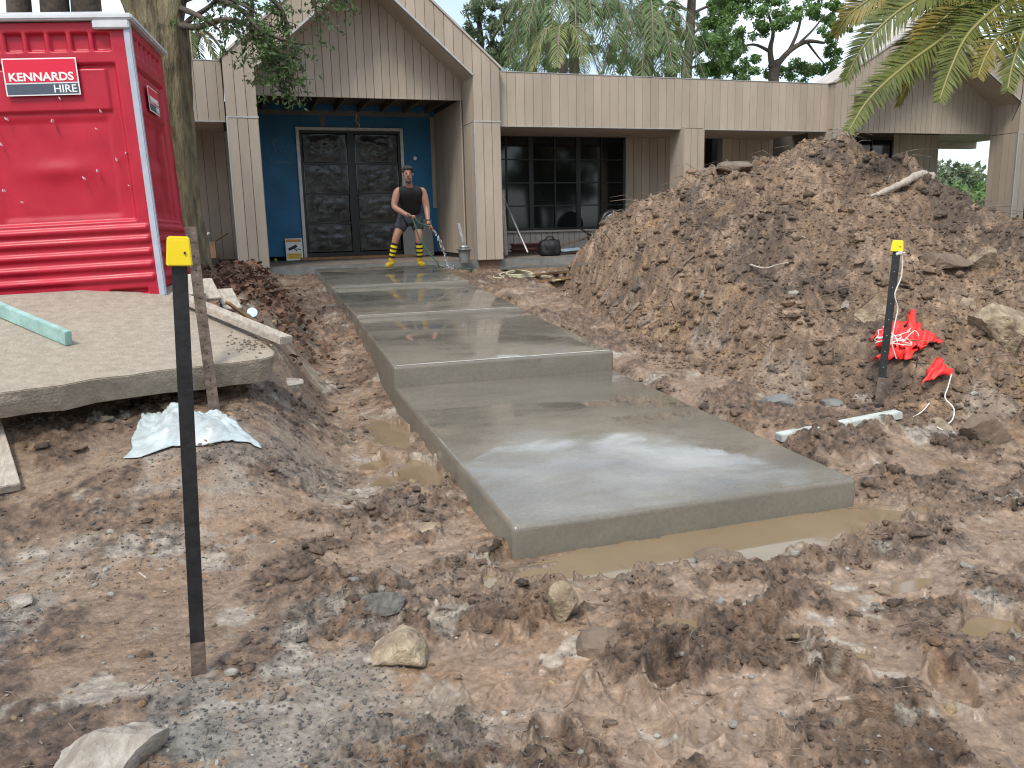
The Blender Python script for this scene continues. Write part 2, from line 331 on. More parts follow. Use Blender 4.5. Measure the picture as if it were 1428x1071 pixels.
def ground_h(x, y):
    z = ground_base(x, y); r = np.hypot(x, y); near = 1-sst(14, 20, r)
    soft = sst(-.35, .35, perlin(x*.55+3, y*.55, 60)+.55*sst(-.2, 1.2, x)-.25)              # churned (1) or trodden flat (0)
    soft = np.clip(soft+sst(3.2, 3.9, x)*.4, .0, 1); cm = crumb(x, y); sc_ = (.25+.75*soft)*(.12+.88*cm)
    bil = .5-np.abs(fbm(x*1.9, y*2.2, 21, 3, .5))
    cs = sst(-.3, .3, fbm(x*1.5+4, y*1.7, 61, 2, .5)+.12*sst(0, 1.5, x)-.04)
    n = .045*fbm(x*.7, y*.7, 20, 2)+(.008+.018*soft)*(bil-.2)+(.010+.018*soft)*(cs-.4)+(.026*soft)*clods(x, y, 2.5, 13, .42)*(.3+.7*cs)
    n = n+.034*sc_*clods(x, y, 5.2, 14, .6)+.028*sc_*clods(x, y, 10, 15, .65)+(.002+.016*sc_)*clods(x, y, 21, 16, .7)+(.0015+.008*sc_)*clods(x, y, 42, 17, .7)+(.002+.008*sc_)*fbm(x*6, y*7, 22, 3, .5)+.005*fbm(x*2.5+.6*y, y*11, 23, 3)
    for fx, fy, a, ln in FOOT:
        m_ = (np.abs(x-fx) < .6) & (np.abs(y-fy) < .6)
        if not m_.any(): continue
        dx, dy = x[m_]-fx, y[m_]-fy; u = dx*math.sin(a)+dy*math.cos(a); v = dx*math.cos(a)-dy*math.sin(a)
        wv = .055+.012*np.cos(u/ln*5.5); d = np.sqrt((u/(ln*.5))**2+(v/wv)**2)+.12*perlin(x[m_]*9, y[m_]*9, 88)
        nn = n[m_]; nn = nn*(sst(.7, 1.1, d)*.8+.2)-.034*(1-sst(.6, 1.1, d))+.028*np.exp(-((d-1.25)/.2)**2)*(perlin(x[m_]*6, y[m_]*6, 89)+.6)
        n[m_] = nn
    # pressed, smeared strips left of the path
    z = z+n*near
    for P in PUD:
        m_ = (np.abs(x-P[0]) < 1.6) & (np.abs(y-P[1]) < 1.2); xx, yy = x[m_], y[m_]
        d = pud_d(xx, yy, P)+.26*fbm(xx*5, yy*5, 33, 2); lv = pud_level(P); zz = z[m_]
        zz = np.where(d < 1, np.minimum(zz, lv+(d-1)*.07), np.where(d < 3, np.maximum(zz, lv+.004+(np.minimum(d, 1.3)-1)*.05-np.maximum(d-1.5, 0)*.12), zz)); z[m_] = zz
    # keep clear of the slabs
    for i in range(4):
        t = np.clip((y-PY[i])/(PY[i+1]-PY[i]), 0, 1); top = PZ0[i]+(PZ1[i]-PZ0[i])*t
        xl = PXL[i]+(PXL[i+1]-PXL[i])*t; xr = PXR[i]+(PXR[i+1]-PXR[i])*t
        ins = (y > PY[i]-.02) & (y < PY[i+1]+.02)
        z = np.where(ins & (x > xl-.02) & (x < xr+.02), np.minimum(z, top-.10), z)
        z = np.where(ins & (x > xl-.12) & (x <= xl-.02), np.minimum(z, top-.07), z)
        z = np.where(ins & (x >= xr+.02) & (x < xr+.5), np.minimum(z, top-.015+(x-xr)*.5), z)
    z = np.where((y > 3.30) & (y < 3.6) & (x > 1.05) & (x < 3.3), np.minimum(z, .02-.03*sst(3.35, 3.5, y)), z)
    z = np.where((y > 14.85) & (y < 24) & (x > -6) & (x < 20), np.minimum(z, .80), z)
    return z
def surf(px, py):                                             # place where a photo pixel meets the smooth ground or the mound
    d = ray(px, py); ts = np.arange(1.2, 40, .01); P = C0[None]+ts[:, None]*d[None]
    h = np.maximum(ground_base(P[:, 0], P[:, 1]), np.where((P[:, 0] > 3.2) & (P[:, 1] > 3.7), mound_h(P[:, 0], P[:, 1]), -9))
    i = np.argmax(P[:, 2] < h); return Vector(P[i])
# ------------------------------------------------------------------ ground sheet
def mixc(a, b, t): return a*(1-t[:, None])+np.array(b)[None]*t[:, None]
def soil_cols(x, y, hn, mound=False):
    n1 = fbm(x*.9, y*.9, 101, 4, .6); n2 = fbm(x*2.3+5, y*2.3, 102, 4, .6); n3 = fbm(x*6, y*6, 103, 3, .6); n4 = fbm(x*1.3+20, y*1.3, 104, 3)
    c = np.tile(np.array([.222, .150, .103]), (len(x), 1))
    if mound:
        c = np.tile(np.array([.165, .115, .077]), (len(x), 1))
        c = mixc(c, (.085, .062, .046), sst(.05, .5, n1+.35*n3+.25*sst(1.2, 2.2, hn)-.1))
        c = mixc(c, (.26, .175, .095), .5*sst(.15, .55, n2+.3*n3)*sst(.0, .4, n4+.1))
        c = mixc(c, (.26, .19, .135), .6*sst(.1, .6, -n2+.2*n3))
        c = mixc(c, (.19, .175, .155), .45*sst(.38, .6, n4+.3*n3)*sst(1.4, .6, hn))
        n5 = fbm(x*17, y*17, 106, 3, .7); c = 1.42*c*(1+.45*np.clip(n5, -1, 1))[:, None]*np.array([[1.03, .98, .93]])
        wet = .15+.25*sst(0, .5, n3)
    else:
        cm = crumb(x, y); c = mixc(np.tile(np.array([.238, .170, .122]), (len(x), 1)), (.165, .111, .078), cm)
        c = mixc(c, (.245, .178, .125), .5*sst(.0, .6, n2+.25*n3))
        c = mixc(c, (.115, .078, .055), .75*sst(.10, .6, -n1+.4*n3)*(.3+.7*cm))
        c = mixc(c, (.24, .148, .085), .35*sst(.2, .6, n4-.3*n3))
        gl = sst(1.4, -.2, x)*sst(7, 2.2, y)                                       # gravelly, cement-dusted side
        c = mixc(c, (.225, .215, .195), .8*sst(.06, .5, n1+.45*n3+.22*gl-.14)*(.14+.86*gl))
        c = mixc(c, (.36, .33, .29), .65*sst(.54, .75, n2+.25*n3+.1*gl))
        c = mixc(c, (.10, .10, .098), .8*sst(.0, .35, n3+n1*.4+.1)*sst(.1, -.35, x)*sst(2.95, 2.4, y))
        n5 = fbm(x*16, y*16, 105, 3, .7); c = 1.02*c*(1+(.2+.5*cm)*np.clip(n5, -1, 1))[:, None]*np.array([[1.02, .99, .93]])
        wet = .22+.72*(1-cm)*(.45+.55*sst(-.4, 1.0, x))+.1*sst(-.2, .5, n3)
        far = sst(18, 24, np.hypot(x, y)); c = mixc(c, (.075, .11, .035), far); wet = wet*(1-far)
    return c, wet
def set_attr(me, c, wet):
    a = me.attributes.new('soil', 'FLOAT_COLOR', 'POINT'); a.data.foreach_set('color', np.concatenate([c, np.ones((len(c), 1))], 1).astype(np.float32).ravel())
    a = me.attributes.new('wet', 'FLOAT', 'POINT'); a.data.foreach_set('value', wet.astype(np.float32))
ths = np.concatenate([np.linspace(-PI, -.36, 40)[:-1], np.linspace(-.36, 1.0, 800), np.linspace(1.0, PI, 40)[1:-1]])   # heading clockwise from +Y
rs = np.concatenate([[.02], np.geomspace(.5, 1.7, 30), np.geomspace(1.7, 17, 880)[1:], np.geomspace(17, 3000, 50)[1:]])
T_, R_ = np.meshgrid(ths, rs); gx = (R_*np.sin(T_)).ravel(); gy = (R_*np.cos(T_)).ravel()
gz = ground_h(gx, gy); nth, nr = len(ths), len(rs)
ii = np.arange(nr-1)[:, None]*nth; jj = np.arange(nth)[None]; j2 = (jj+1) % nth
gf = np.stack([ii+jj, ii+j2, ii+nth+j2, ii+nth+jj], -1).reshape(-1, 4)[:, ::-1]
ground = npmesh('ground', np.stack([gx, gy, gz], 1), gf, M_mud, smooth=True); tag(ground, kind='structure')
c_, w_ = soil_cols(gx, gy, gz)
for P in PUD:
    d = pud_d(gx, gy, P); k = np.clip(1.7-d, 0, 1)*(np.hypot(gx-P[0], gy-P[1]) < 2); w_ = np.maximum(w_, .3+.7*k*(k > 0)); c_ = mixc(c_, (.20, .145, .095), .6*k)
set_attr(ground.data, c_, w_)
# spoil heap
mxs = np.arange(3.1, 11.6, .0165); mys = np.arange(3.7, 12.7, .0175); X_, Y_ = np.meshgrid(mxs, mys); mxx, myy = X_.ravel(), Y_.ravel()
mh = mound_h(mxx, myy); rel = mh-ground_base(mxx, myy); mz = mh+mound_noise(mxx, myy)*sst(-.06, .25, rel)*1.0-.05*(1-sst(-.05, .12, rel))
gq = ground_h(mxx, myy); keep = mz > gq-.12
xr_ = np.interp(myy, PY, PXR); keep &= ~((mxx < xr_+.03) & (myy < 14)); zt = np.interp(myy, [3.5, 6.59, 6.61, 9.3, 14], [.16, .29, .46, .6, .9])
mz = np.where(mxx < xr_+.5, np.minimum(mz, zt-.02+(mxx-xr_)*.9+np.where(mxx > xr_+.12, .05, 0)), mz)
nx_, ny_ = len(mxs), len(mys); q = (np.arange(ny_-1)[:, None]*nx_+np.arange(nx_-1)[None]).ravel()
mf = np.stack([q, q+1, q+nx_+1, q+nx_], 1); kq = keep[mf].all(1); mf = mf[kq]
used, inv = np.unique(mf, return_inverse=True); mf = inv.reshape(mf.shape)
mound = npmesh('soil_mound', np.stack([mxx, myy, mz], 1)[used], mf, M_soil, smooth=True)
c_, w_ = soil_cols(mxx[used], myy[used], mz[used], True); set_attr(mound.data, c_, w_)
tag(mound, 'big heap of dug brown soil with roots beside the wet concrete path', 'soil heap')
# puddle water
for P in PUD:
    lv = pud_level(P); ext = max(P[3], P[4])*1.8; ax = np.arange(P[0]-ext, P[0]+ext, .012); ay = np.arange(P[1]-ext, P[1]+ext, .012); X_, Y_ = np.meshgrid(ax, ay); xx, yy = X_.ravel(), Y_.ravel()
    d = pud_d(xx, yy, P)+.26*fbm(xx*5, yy*5, 33, 2); d = np.where((yy > 3.6) & (xx > 1.22), 9, d)
    q = (np.arange(len(ay)-1)[:, None]*len(ax)+np.arange(len(ax)-1)[None]).ravel(); f_ = np.stack([q, q+1, q+len(ax)+1, q+len(ax)], 1); f_ = f_[(d[f_] < 1.12).any(1) & (d[f_] < 5).all(1)]
    if len(f_) < 4: continue
    us, iv = np.unique(f_, return_inverse=True)
    tag(npmesh('puddle', np.stack([xx, yy, np.full(len(xx), lv)], 1)[us], iv.reshape(f_.shape), M_puddle), kind='structure')
# ------------------------------------------------------------------ concrete path
def wetmat():
    mt = bpy.data.materials.new('wet_fresh_concrete'); mt.use_nodes = True; t = mt.node_tree; b = t.nodes['Principled BSDF']; l = t.links.new
    g = N('ShaderNodeTexCoord', t); mp_ = N('ShaderNodeMapping', t); mp_.inputs['Scale'].default_value = (.55, 1.5, 1); l(g.outputs['Object'], mp_.inputs[0])
    a = N('ShaderNodeTexNoise', t); a.inputs['Scale'].default_value = 2.0; a.inputs['Detail'].default_value = 7; a.inputs['Roughness'].default_value = .6; l(mp_.outputs[0], a.inputs[0])
    f = N('ShaderNodeTexNoise', t); f.inputs['Scale'].default_value = 46; f.inputs['Detail'].default_value = 5; l(g.outputs['Object'], f.inputs[0])
    r = N('ShaderNodeValToRGB', t); r.color_ramp.elements[0].position = .3; r.color_ramp.elements[1].position = .7
    r.color_ramp.elements[0].color = (.138, .124, .098, 1); r.color_ramp.elements[1].color = (.200, .181, .144, 1); l(a.outputs[0], r.inputs[0])
    ml = N('ShaderNodeMapRange', t); ml.inputs['From Min'].default_value = .3; ml.inputs['From Max'].default_value = .7; ml.inputs['To Min'].default_value = .9; ml.inputs['To Max'].default_value = 1.1; l(f.outputs[0], ml.inputs[0])
    sc = N('ShaderNodeVectorMath', t, operation='SCALE'); l(r.outputs[0], sc.inputs[0]); l(ml.outputs[0], sc.inputs['Scale']); l(sc.outputs[0], b.inputs['Base Color'])
    # standing film of water here and there on faces that look up, damp elsewhere
    w2 = N('ShaderNodeTexNoise', t); w2.inputs['Scale'].default_value = 2.3; w2.inputs['Detail'].default_value = 6; w2.inputs['Roughness'].default_value = .62; w2.inputs['Distortion'].default_value = .4
    mp2 = N('ShaderNodeMapping', t); mp2.inputs['Scale'].default_value = (.6, 1.15, 1); mp2.inputs['Location'].default_value = (3.3, 1.2, 0); l(g.outputs['Object'], mp2.inputs[0]); l(mp2.outputs[0], w2.inputs[0])
    rr = N('ShaderNodeMapRange', t); rr.inputs['From Min'].default_value = .44; rr.inputs['From Max'].default_value = .58; rr.inputs['To Min'].default_value = .19; rr.inputs['To Max'].default_value = .012
    ds = N('ShaderNodeVectorMath', t, operation='DISTANCE'); l(g.outputs['Object'], ds.inputs[0]); ds.inputs[1].default_value = (1.85, 4.1, .18)      # water stands in the shallow dip near the front edge
    dm = N('ShaderNodeMapRange', t); dm.inputs['From Min'].default_value = .2; dm.inputs['From Max'].default_value = 1.3; dm.inputs['To Min'].default_value = .13; dm.inputs['To Max'].default_value = 0; l(ds.outputs['Value'], dm.inputs[0])
    sm = N('ShaderNodeMath', t, operation='ADD'); l(w2.outputs[0], sm.inputs[0]); l(dm.outputs[0], sm.inputs[1]); l(sm.outputs[0], rr.inputs[0])
    ge = N('ShaderNodeNewGeometry', t); sp = N('ShaderNodeSeparateXYZ', t); l(ge.outputs['True Normal'], sp.inputs[0])
    up = N('ShaderNodeMapRange', t); up.inputs['From Min'].default_value = .05; up.inputs['From Max'].default_value = .4; up.inputs['To Min'].default_value = .5; up.inputs['To Max'].default_value = 0; l(sp.outputs['Z'], up.inputs[0])
    ad = N('ShaderNodeMath', t, operation='ADD'); l(rr.outputs[0], ad.inputs[0]); l(up.outputs[0], ad.inputs[1]); l(ad.outputs[0], b.inputs['Roughness'])
    bp = N('ShaderNodeBump', t); bp.inputs['Strength'].default_value = .05; bp.inputs['Distance'].default_value = .004; l(f.outputs[0], bp.inputs['Height'])
    bq = N('ShaderNodeBump', t); bq.inputs['Strength'].default_value = .10; bq.inputs['Distance'].default_value = .006; l(a.outputs[0], bq.inputs['Height']); l(bp.outputs[0], bq.inputs['Normal']); l(bq.outputs[0], b.inputs['Normal'])
    cw_ = N('ShaderNodeMapRange', t); cw_.inputs['From Min'].default_value = .50; cw_.inputs['From Max'].default_value = .64; cw_.inputs['To Max'].default_value = .9; l(sm.outputs[0], cw_.inputs[0]); l(cw_.outputs[0], b.inputs['Coat Weight'])
    b.inputs['Coat Roughness'].default_value = .015; b.inputs['Coat IOR'].default_value = 1.5; b.inputs['IOR'].default_value = 1.42
    return mt
M_wet = wetmat()
path = root('concrete_path', (2.2, 3.6, 0), 'wet new concrete path stepping up to the blue entrance', 'path', kind='structure')
for i in range(4):
    a, b_ = PY[i], PY[i+1]; nxs, nys = 26, 40; vs = []; bot = -.15+.13*i
    e0 = 0 if i == 0 else .003
    xs = np.linspace(0, 1, nxs); ys = np.linspace(0, 1, nys); mb = MB()
    pl = [(PXL[i], a), (PXR[i], a), (PXR[i+1], b_-.004), (PXL[i+1], b_-.004)]
    zt = [PZ0[i], PZ0[i]-.004, PZ1[i]-.004, PZ1[i]]
    mb.add([(x, y, bot) for x, y in pl]+[(x, y, z) for (x, y), z in zip(pl, zt)], [(0, 3, 2, 1), (4, 5, 6, 7), (0, 1, 5, 4), (1, 2, 6, 5), (2, 3, 7, 6), (3, 0, 4, 7)])
    o = mb.build('slab', M_wet, path)
    bm = bmesh.new(); bm.from_mesh(o.data)
    te = [e for e in bm.edges if all(v.co.z > bot+.05 for v in e.verts)] ; ve = [e for e in bm.edges if abs(e.verts[0].co.z-e.verts[1].co.z) > .1]
    bmesh.ops.bevel(bm, geom=list(set(te+ve)), offset=.028, segments=4, affect='EDGES', profile=.5); bm.to_mesh(o.data); bm.free()
    o.data.polygons.foreach_set('use_smooth', [True]*len(o.data.polygons)); o.data.set_sharp_from_angle(angle=math.radians(25))
M_glint = mat('painted_edge_glint', (.55, .53, .47), .3, var=.2, vscale=14)  # sky glint along the upper slab lips, painted in as pale strips
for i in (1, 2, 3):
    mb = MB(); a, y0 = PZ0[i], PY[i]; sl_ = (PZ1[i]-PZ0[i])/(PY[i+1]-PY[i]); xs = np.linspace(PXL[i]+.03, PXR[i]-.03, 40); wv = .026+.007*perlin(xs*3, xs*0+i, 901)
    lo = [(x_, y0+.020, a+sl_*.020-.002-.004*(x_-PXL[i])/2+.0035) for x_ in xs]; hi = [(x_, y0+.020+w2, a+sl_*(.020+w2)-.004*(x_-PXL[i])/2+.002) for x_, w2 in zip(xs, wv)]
    mb.add(lo+hi, [(k, k+1, 41+k, 40+k) for k in range(39)]); mb.build('edge_glint', M_glint, path)
# ------------------------------------------------------------------ house
def clip(poly, axis, lim, keep_gt):
    out = []
    for i in range(len(poly)):
        p, q = poly[i], poly[(i+1) % len(poly)]; a = (p[axis]-lim)*(1 if keep_gt else -1); b = (q[axis]-lim)*(1 if keep_gt else -1)
        if a >= 0: out.append(p)
        if a*b < 0: t = a/(a-b); out.append((p[0]+(q[0]-p[0])*t, p[1]+(q[1]-p[1])*t))
    return out
def clad(parent, poly, org, ud, nrm, pitch=.168, gap=.009, th=.02, start=None, material=None):
    """vertical boards over a convex outline poly [(u, z)] on the plane org + u*ud + z"""
    org, ud, nrm = Vector(org), Vector(ud), Vector(nrm); us = [p[0] for p in poly]; u = min(us) if start is None else start
    while u < max(us)-.01:
        pc = clip(clip(poly, 0, u+gap/2, True), 0, u+pitch-gap/2, False)
        if len(pc) >= 3:
            mb = MB(); t = th+random.uniform(-.0025, .0025); mb.prism([org+ud*p[0]+Vector((0, 0, p[1]))+nrm*.002 for p in pc], nrm*t); mb.build('plank', material or M_clad, parent)
        u += pitch
def solid(name, boxes, material, parent):
    mb = MB()
    for a, b in boxes: mb.box(a, b)
    return mb.build(name, material, parent)
house = root('house', (8.5, 17, .8), 'low house with taupe board cladding and two gabled porches, under construction', 'house')
ZF, YW, YG, YF = .96, 17.0, 15.66, 14.9
XA, FA = (1, 0, 0), (0, -1, 0)
solid('floor_slab', [((-5.5, 15.0, .5), (19.5, 26, ZF-.004))], M_foot, house)
solid('floor_dust', [((-5.4, 15.03, ZF-.003), (19.4, 25.9, ZF+.004))], M_deck, house)
solid('roof', [((-5.5, 15.16, 4.0), (.06, 26, 4.34)), ((4.86, 15.16, 4.0), (12.26, 26, 4.34)), ((-5.5, 15.16, 3.44), (.02, 15.3, 4.0)), ((4.9, 15.16, 3.42), (12.24, 15.3, 4.0))], M_back, house)
for x0, x1 in ((-5.5, 0), (4.9, 12.2)): solid('soffit', [((x0, 15.31, 3.44), (x1, 17.0, 3.49))], M_clad, house)
# fascias
for x0, x1 in ((-5.5, .04), (4.87, 12.26)):
    f = solid('fascia', [((x0, 15.13, 3.425), (x1, 15.158, 4.37))], M_back, house)
    clad(f, [(x0, 3.42), (x1, 3.42), (x1, 4.375), (x0, 4.375)], (0, 15.13, 0), XA, FA, pitch=.176, gap=.007)
    solid('flashing', [((x0, 15.10, 4.379), (x1, 15.25, 4.392))], M_trim, f)
    solid('flashing', [((x0, 15.095, 3.405), (x1, 15.19, 3.418))], M_trim, f)
def gable(xl, xr, ez, az, pw, base, ziL, joint, wallz, th=.6):
    """portal: two posts, two rakes, recessed gable wall"""
    xm = (xl+xr)/2; sl = (az-ez)/(xm-xl)
    g = solid('gable_frame', [((xm-.04, YF+.06, az-th-.02), (xm+.04, YF+.85, az-.08))], M_back, house)
    for x0 in (xl, xr-pw): solid('post_head', [((x0+.02, YF+.027, joint+.004), (x0+pw-.02, YG, 4.2))], M_back, g)
    # rake bodies
    for sgn in (1, -1):
        X = (lambda u: xl+u) if sgn > 0 else (lambda u: xr-u); hw = xm-xl
        mb = MB(); lz = lambda u: ziL+.012+(u-pw)*sl; po = [(X(.02), lz(.02)), (X(.02), ez-.02), (X(hw), az-.02), (X(hw), lz(hw))]
        mb.prism([(p[0], YF+.025, p[1]) for p in po], (0, .86, 0)); mb.build('rake', M_back, g)
        # roof face with thin boards
        mb = MB(); n = Vector((-sgn*(az-ez), 0, hw)).normalized()
        mb.prism([Vector((X(-.03), YF-.02, ez-.02)), Vector((X(hw), YF-.02, az)), Vector((X(hw), YF+.9, az)), Vector((X(-.03), YF+.9, ez-.02))], n*.03); mb.build('roof_sheet', M_roof, g)
        # soffit under the rake, between front and gable wall
        a, b = (X(pw), ziL), (X(hw), ziL+(hw-pw)*sl)
        mb = MB(); mb.prism([(a[0], YF+.03, a[1]), (b[0], YF+.03, b[1]), (b[0], YG, b[1]), (a[0], YG, a[1])], (0, 0, -.02)); mb.build('rake_soffit', M_clad, g)
        # front boards on the rake
        pol = [(X(0), joint+.006), (X(pw), joint+.006), (X(pw), ziL), (X(hw), ziL+(hw-pw)*sl), (X(hw), az), (X(0), ez)]
        if sgn < 0: pol = pol[::-1]
        # split at the post so each piece is convex
        A = [(X(0), joint+.006), (X(pw), joint+.006), (X(pw), ez+pw*sl), (X(0), ez)]; B = [(X(pw), ziL), (X(hw), ziL+(hw-pw)*sl), (X(hw), az), (X(pw), ez+pw*sl)]
        st = xl if sgn > 0 else xr-pw
        clad(g, A, (0, YF+.025, 0), XA, FA, start=st); clad(g, B, (0, YF+.025, 0), XA, FA, start=st if sgn > 0 else xr-pw-.168*30)
        mb = MB(); mb.bar((X(-.02), YF+.02, ez-.01+.03), (X(hw), YF+.02, az+.03), .06, .03); mb.build('flashing', M_trim, g)
        mb = MB(); mb.bar((X(pw), YF-.004, ziL+.006), (X(hw), YF-.004, ziL+(hw-pw)*sl+.006), .02, .03, up=(0, 0, 1)); mb.build('flashing', M_trim, g)
    # posts
    for x0 in (xl, xr-pw):
        p = solid('post', [((x0+.03, YF+.03, base+.004), (x0+pw-.03, YG-.01, joint))], M_back, house)
        clad(p, [(x0, base), (x0+pw, base), (x0+pw, joint-.006), (x0, joint-.006)], (0, YF+.025, 0), XA, FA)
        clad(p, [(YF+.03, base), (YG, base), (YG, joint-.006), (YF+.03, joint-.006)], (x0+.025, 0, 0), (0, 1, 0), (-1, 0, 0), pitch=.19)
        clad(p, [(YF+.03, base), (YG, base), (YG, joint-.006), (YF+.03, joint-.006)], (x0+pw-.025, 0, 0), (0, 1, 0), (1, 0, 0), pitch=.19)
        zt_ = ez-.03 if x0 == xl else ziL
        clad(g, [(YF+.03, joint+.006), (YG, joint+.006), (YG, zt_), (YF+.03, zt_)], (x0+.025, 0, 0), (0, 1, 0), (-1, 0, 0), pitch=.19)
        solid('joint_strip', [((x0-.004, YF-.004, joint-.012), (x0+pw+.004, YF+.01, joint+.012))], M_trim, p)
        solid('corner_trim', [((x0-.008, YF-.003, base), (x0+.014, YF+.03, joint))], M_trim, p)
        solid('stump', [((x0+.06, YF+.08, .55), (x0+pw-.06, YG-.1, base))], M_brick, p)
    # gable wall
    gw = solid('gable_wall', [((xl+pw, YG+.005, wallz+.01), (xr-pw, YG+.06, wallz+.3))], M_back, house)
    mb = MB(); a = (xl+pw, ziL); mb.prism([(xl+pw, YG+.01, wallz+.01), (xr-pw, YG+.01, wallz+.01), (xr-pw, YG+.01, ziL), (xm, YG+.01, ziL+(xm-xl-pw)*sl), (xl+pw, YG+.01, ziL)], (0, .12, 0)); mb.build('backing', M_back, gw)
    clad(gw, [(xl+pw, wallz), (xr-pw, wallz), (xr-pw, ziL), (xm, ziL+(xm-xl-pw)*sl), (xl+pw, ziL)], (0, YG+.008, 0), XA, FA, pitch=.15)
    return g
gable(.06, 4.85, 4.40, 6.48, .512, ZF, 4.265, 3.465, 3.93)
gable(12.28, 18.0, 4.39, 6.03, .512, ZF, 4.12, 3.44, 3.47)
solid('side_wall_boards', [((12.262, 15.09, 1.0), (12.279, 15.7, 4.37))], M_clad, house)
# recess walls
wl = solid('wall', [((-5.4, YW+.002, ZF), (.64, YW+.2, 4.0))], M_back, house)
clad(wl, [(-3.2, ZF+.1), (.62, ZF+.1), (.62, 3.46), (-3.2, 3.46)], (0, YW, 0), XA, FA, pitch=.2)
solid('plinth', [((-5.4, YW-.03, ZF+.006), (.62, YW-.002, ZF+.1))], M_dark, wl)
solid('inner_wall', [((.42, YF+.78, ZF), (.555, 18.3, 4.2)), ((4.342, YF+.78, ZF), (4.5, 18.3, 4.2))], M_back, house)
sw = solid('porch_side_wall', [((4.322, YG+.01, ZF+.1), (4.338, 17.9, 3.98))], M_back, house)
clad(sw, [(YG+.01, ZF+.1), (17.9, ZF+.1), (17.9, 3.95), (YG+.01, 3.95)], (4.322, 0, 0), (0, 1, 0), (-1, 0, 0), pitch=.2)
YB = 17.9
bw = solid('entrance_wall', [((.56, YB, ZF+.09), (1.44, YB+.2, 4.118)), ((3.56, YB, ZF+.09), (4.32, YB+.2, 4.118)), ((1.44, YB, 3.63), (3.56, YB+.2, 4.118))], M_blue, house)
solid('plaster_patch', [((.7, YB-.004, 3.9), (4.2, YB-.001, 4.0)), ((1.9, YB-.006, 3.68), (2.0, YB-.001, 3.9)), ((2.62, YB-.006, 3.68), (2.72, YB-.001, 3.9))], M_foot, bw)
solid('raw_edge', [((4.22, YB-.006, 2.0), (4.32, YB-.001, 3.9))], M_clad, bw)
solid('porch_ceiling', [((.56, YG+.14, 4.12), (4.34, YB+.2, 4.16))], M_back, house)
for k in range(8): solid('ceiling_joist', [((.75+k*.48, YG+.14, 3.98), (.80+k*.48, YB+.1, 4.11))], M_joist, house)
# entrance door
df = solid('entrance_door', [((1.455, YB+.02, ZF+.06), (1.50, YB+.1, 3.60)), ((3.50, YB+.02, ZF+.06), (3.545, YB+.1, 3.60)), ((1.50, YB+.02, 3.55), (3.50, YB+.1, 3.60)), ((1.50, YB+.02, ZF+.06), (3.50, YB+.1, ZF+.14)), ((2.43, YB+.03, ZF+.14), (2.58, YB+.09, 3.55))], M_black, house)
solid('door_casing', [((1.39, YB-.05, ZF+.02), (1.453, YB+.05, 3.66)), ((3.547, YB-.05, ZF+.02), (3.61, YB+.05, 3.66)), ((1.453, YB-.05, 3.602), (3.547, YB+.05, 3.66))], M_trim, df)
zs = np.linspace(ZF+.14, 3.55, 5)
for x0, x1 in ((1.50, 2.43), (2.58, 3.50)):
    for k in range(4):
        solid('glass_pane', [((x0+.01, YB+.05, zs[k]+.02), (x1-.01, YB+.06, zs[k+1]-.02))], M_glass, df)
        if k < 3: solid('glazing_bar', [((x0, YB+.028, zs[k+1]-.02), (x1, YB+.088, zs[k+1]+.02))], M_black, df)
    # crumpled protective film taped over each pane
    for k in range(4):
        nx2, nz2 = 26, 22; u, v = np.meshgrid(np.linspace(0, 1, nx2), np.linspace(0, 1, nz2)); u, v = u.ravel(), v.ravel()
        X = x0+.03+u*(x1-x0-.06); Z = zs[k]+.03+v*(zs[k+1]-zs[k]-.06); sd_ = 200+k*7+int(x0*10)
        edge = sst(0, .3, np.minimum(np.minimum(u, 1-u), np.minimum(v, 1-v)))
        Yq = YB+.036-.03*edge*(np.abs(perlin(u*2.2+k, v*2.2, sd_))+.6*np.abs(perlin(u*5, v*5, sd_+1)))-.004
        qq = (np.arange(nz2-1)[:, None]*nx2+np.arange(nx2-1)[None]).ravel(); npmesh('film_sheet', np.stack([X, Yq, Z], 1), np.stack([qq, qq+1, qq+nx2+1, qq+nx2], 1), M_film, df, smooth=False)
solid('latch_plate', [((2.42, YB+.015, 1.75), (2.59, YB+.028, 2.25))], M_black, df)
solid('threshold', [((1.3, YB-.25, ZF+.006), (3.7, YB+.02, ZF+.058))], M_timb, df)
# sprayed mark and electrical stub on the blue wrap
mb = MB(); cx, cz = 1.02, 3.12
for pts in ([(cx+.09*math.cos(t), cz+.2+.1*math.sin(t)) for t in np.linspace(-1.2, 4.3, 14)], [(cx-.03, cz+.1), (cx-.2, cz-.13), (cx+.2, cz-.13), (cx+.02, cz+.1)], [(cx-.16, cz-.17), (cx+.24, cz-.165)]):
    mb.tube([(x, YB-.002, z) for x, z in pts], .008, 4)
mb.build('spray_mark', mat('faded_spray', (.25, .33, .38), .8), bw)
mb = MB(); mb.tube(spline([(2.66, YB-.03, 3.95), (2.63, YB-.05, 3.8), (2.7, YB-.04, 3.72), (2.67, YB-.05, 3.64)]), .009, 5); mb.build('cable', M_rope, bw)
mb = MB(); mb.tube([(3.86, YB-.01, 3.05), (3.86, YB+.01, 3.05)], .04, 10); mb.build('switch_box', M_white, bw)
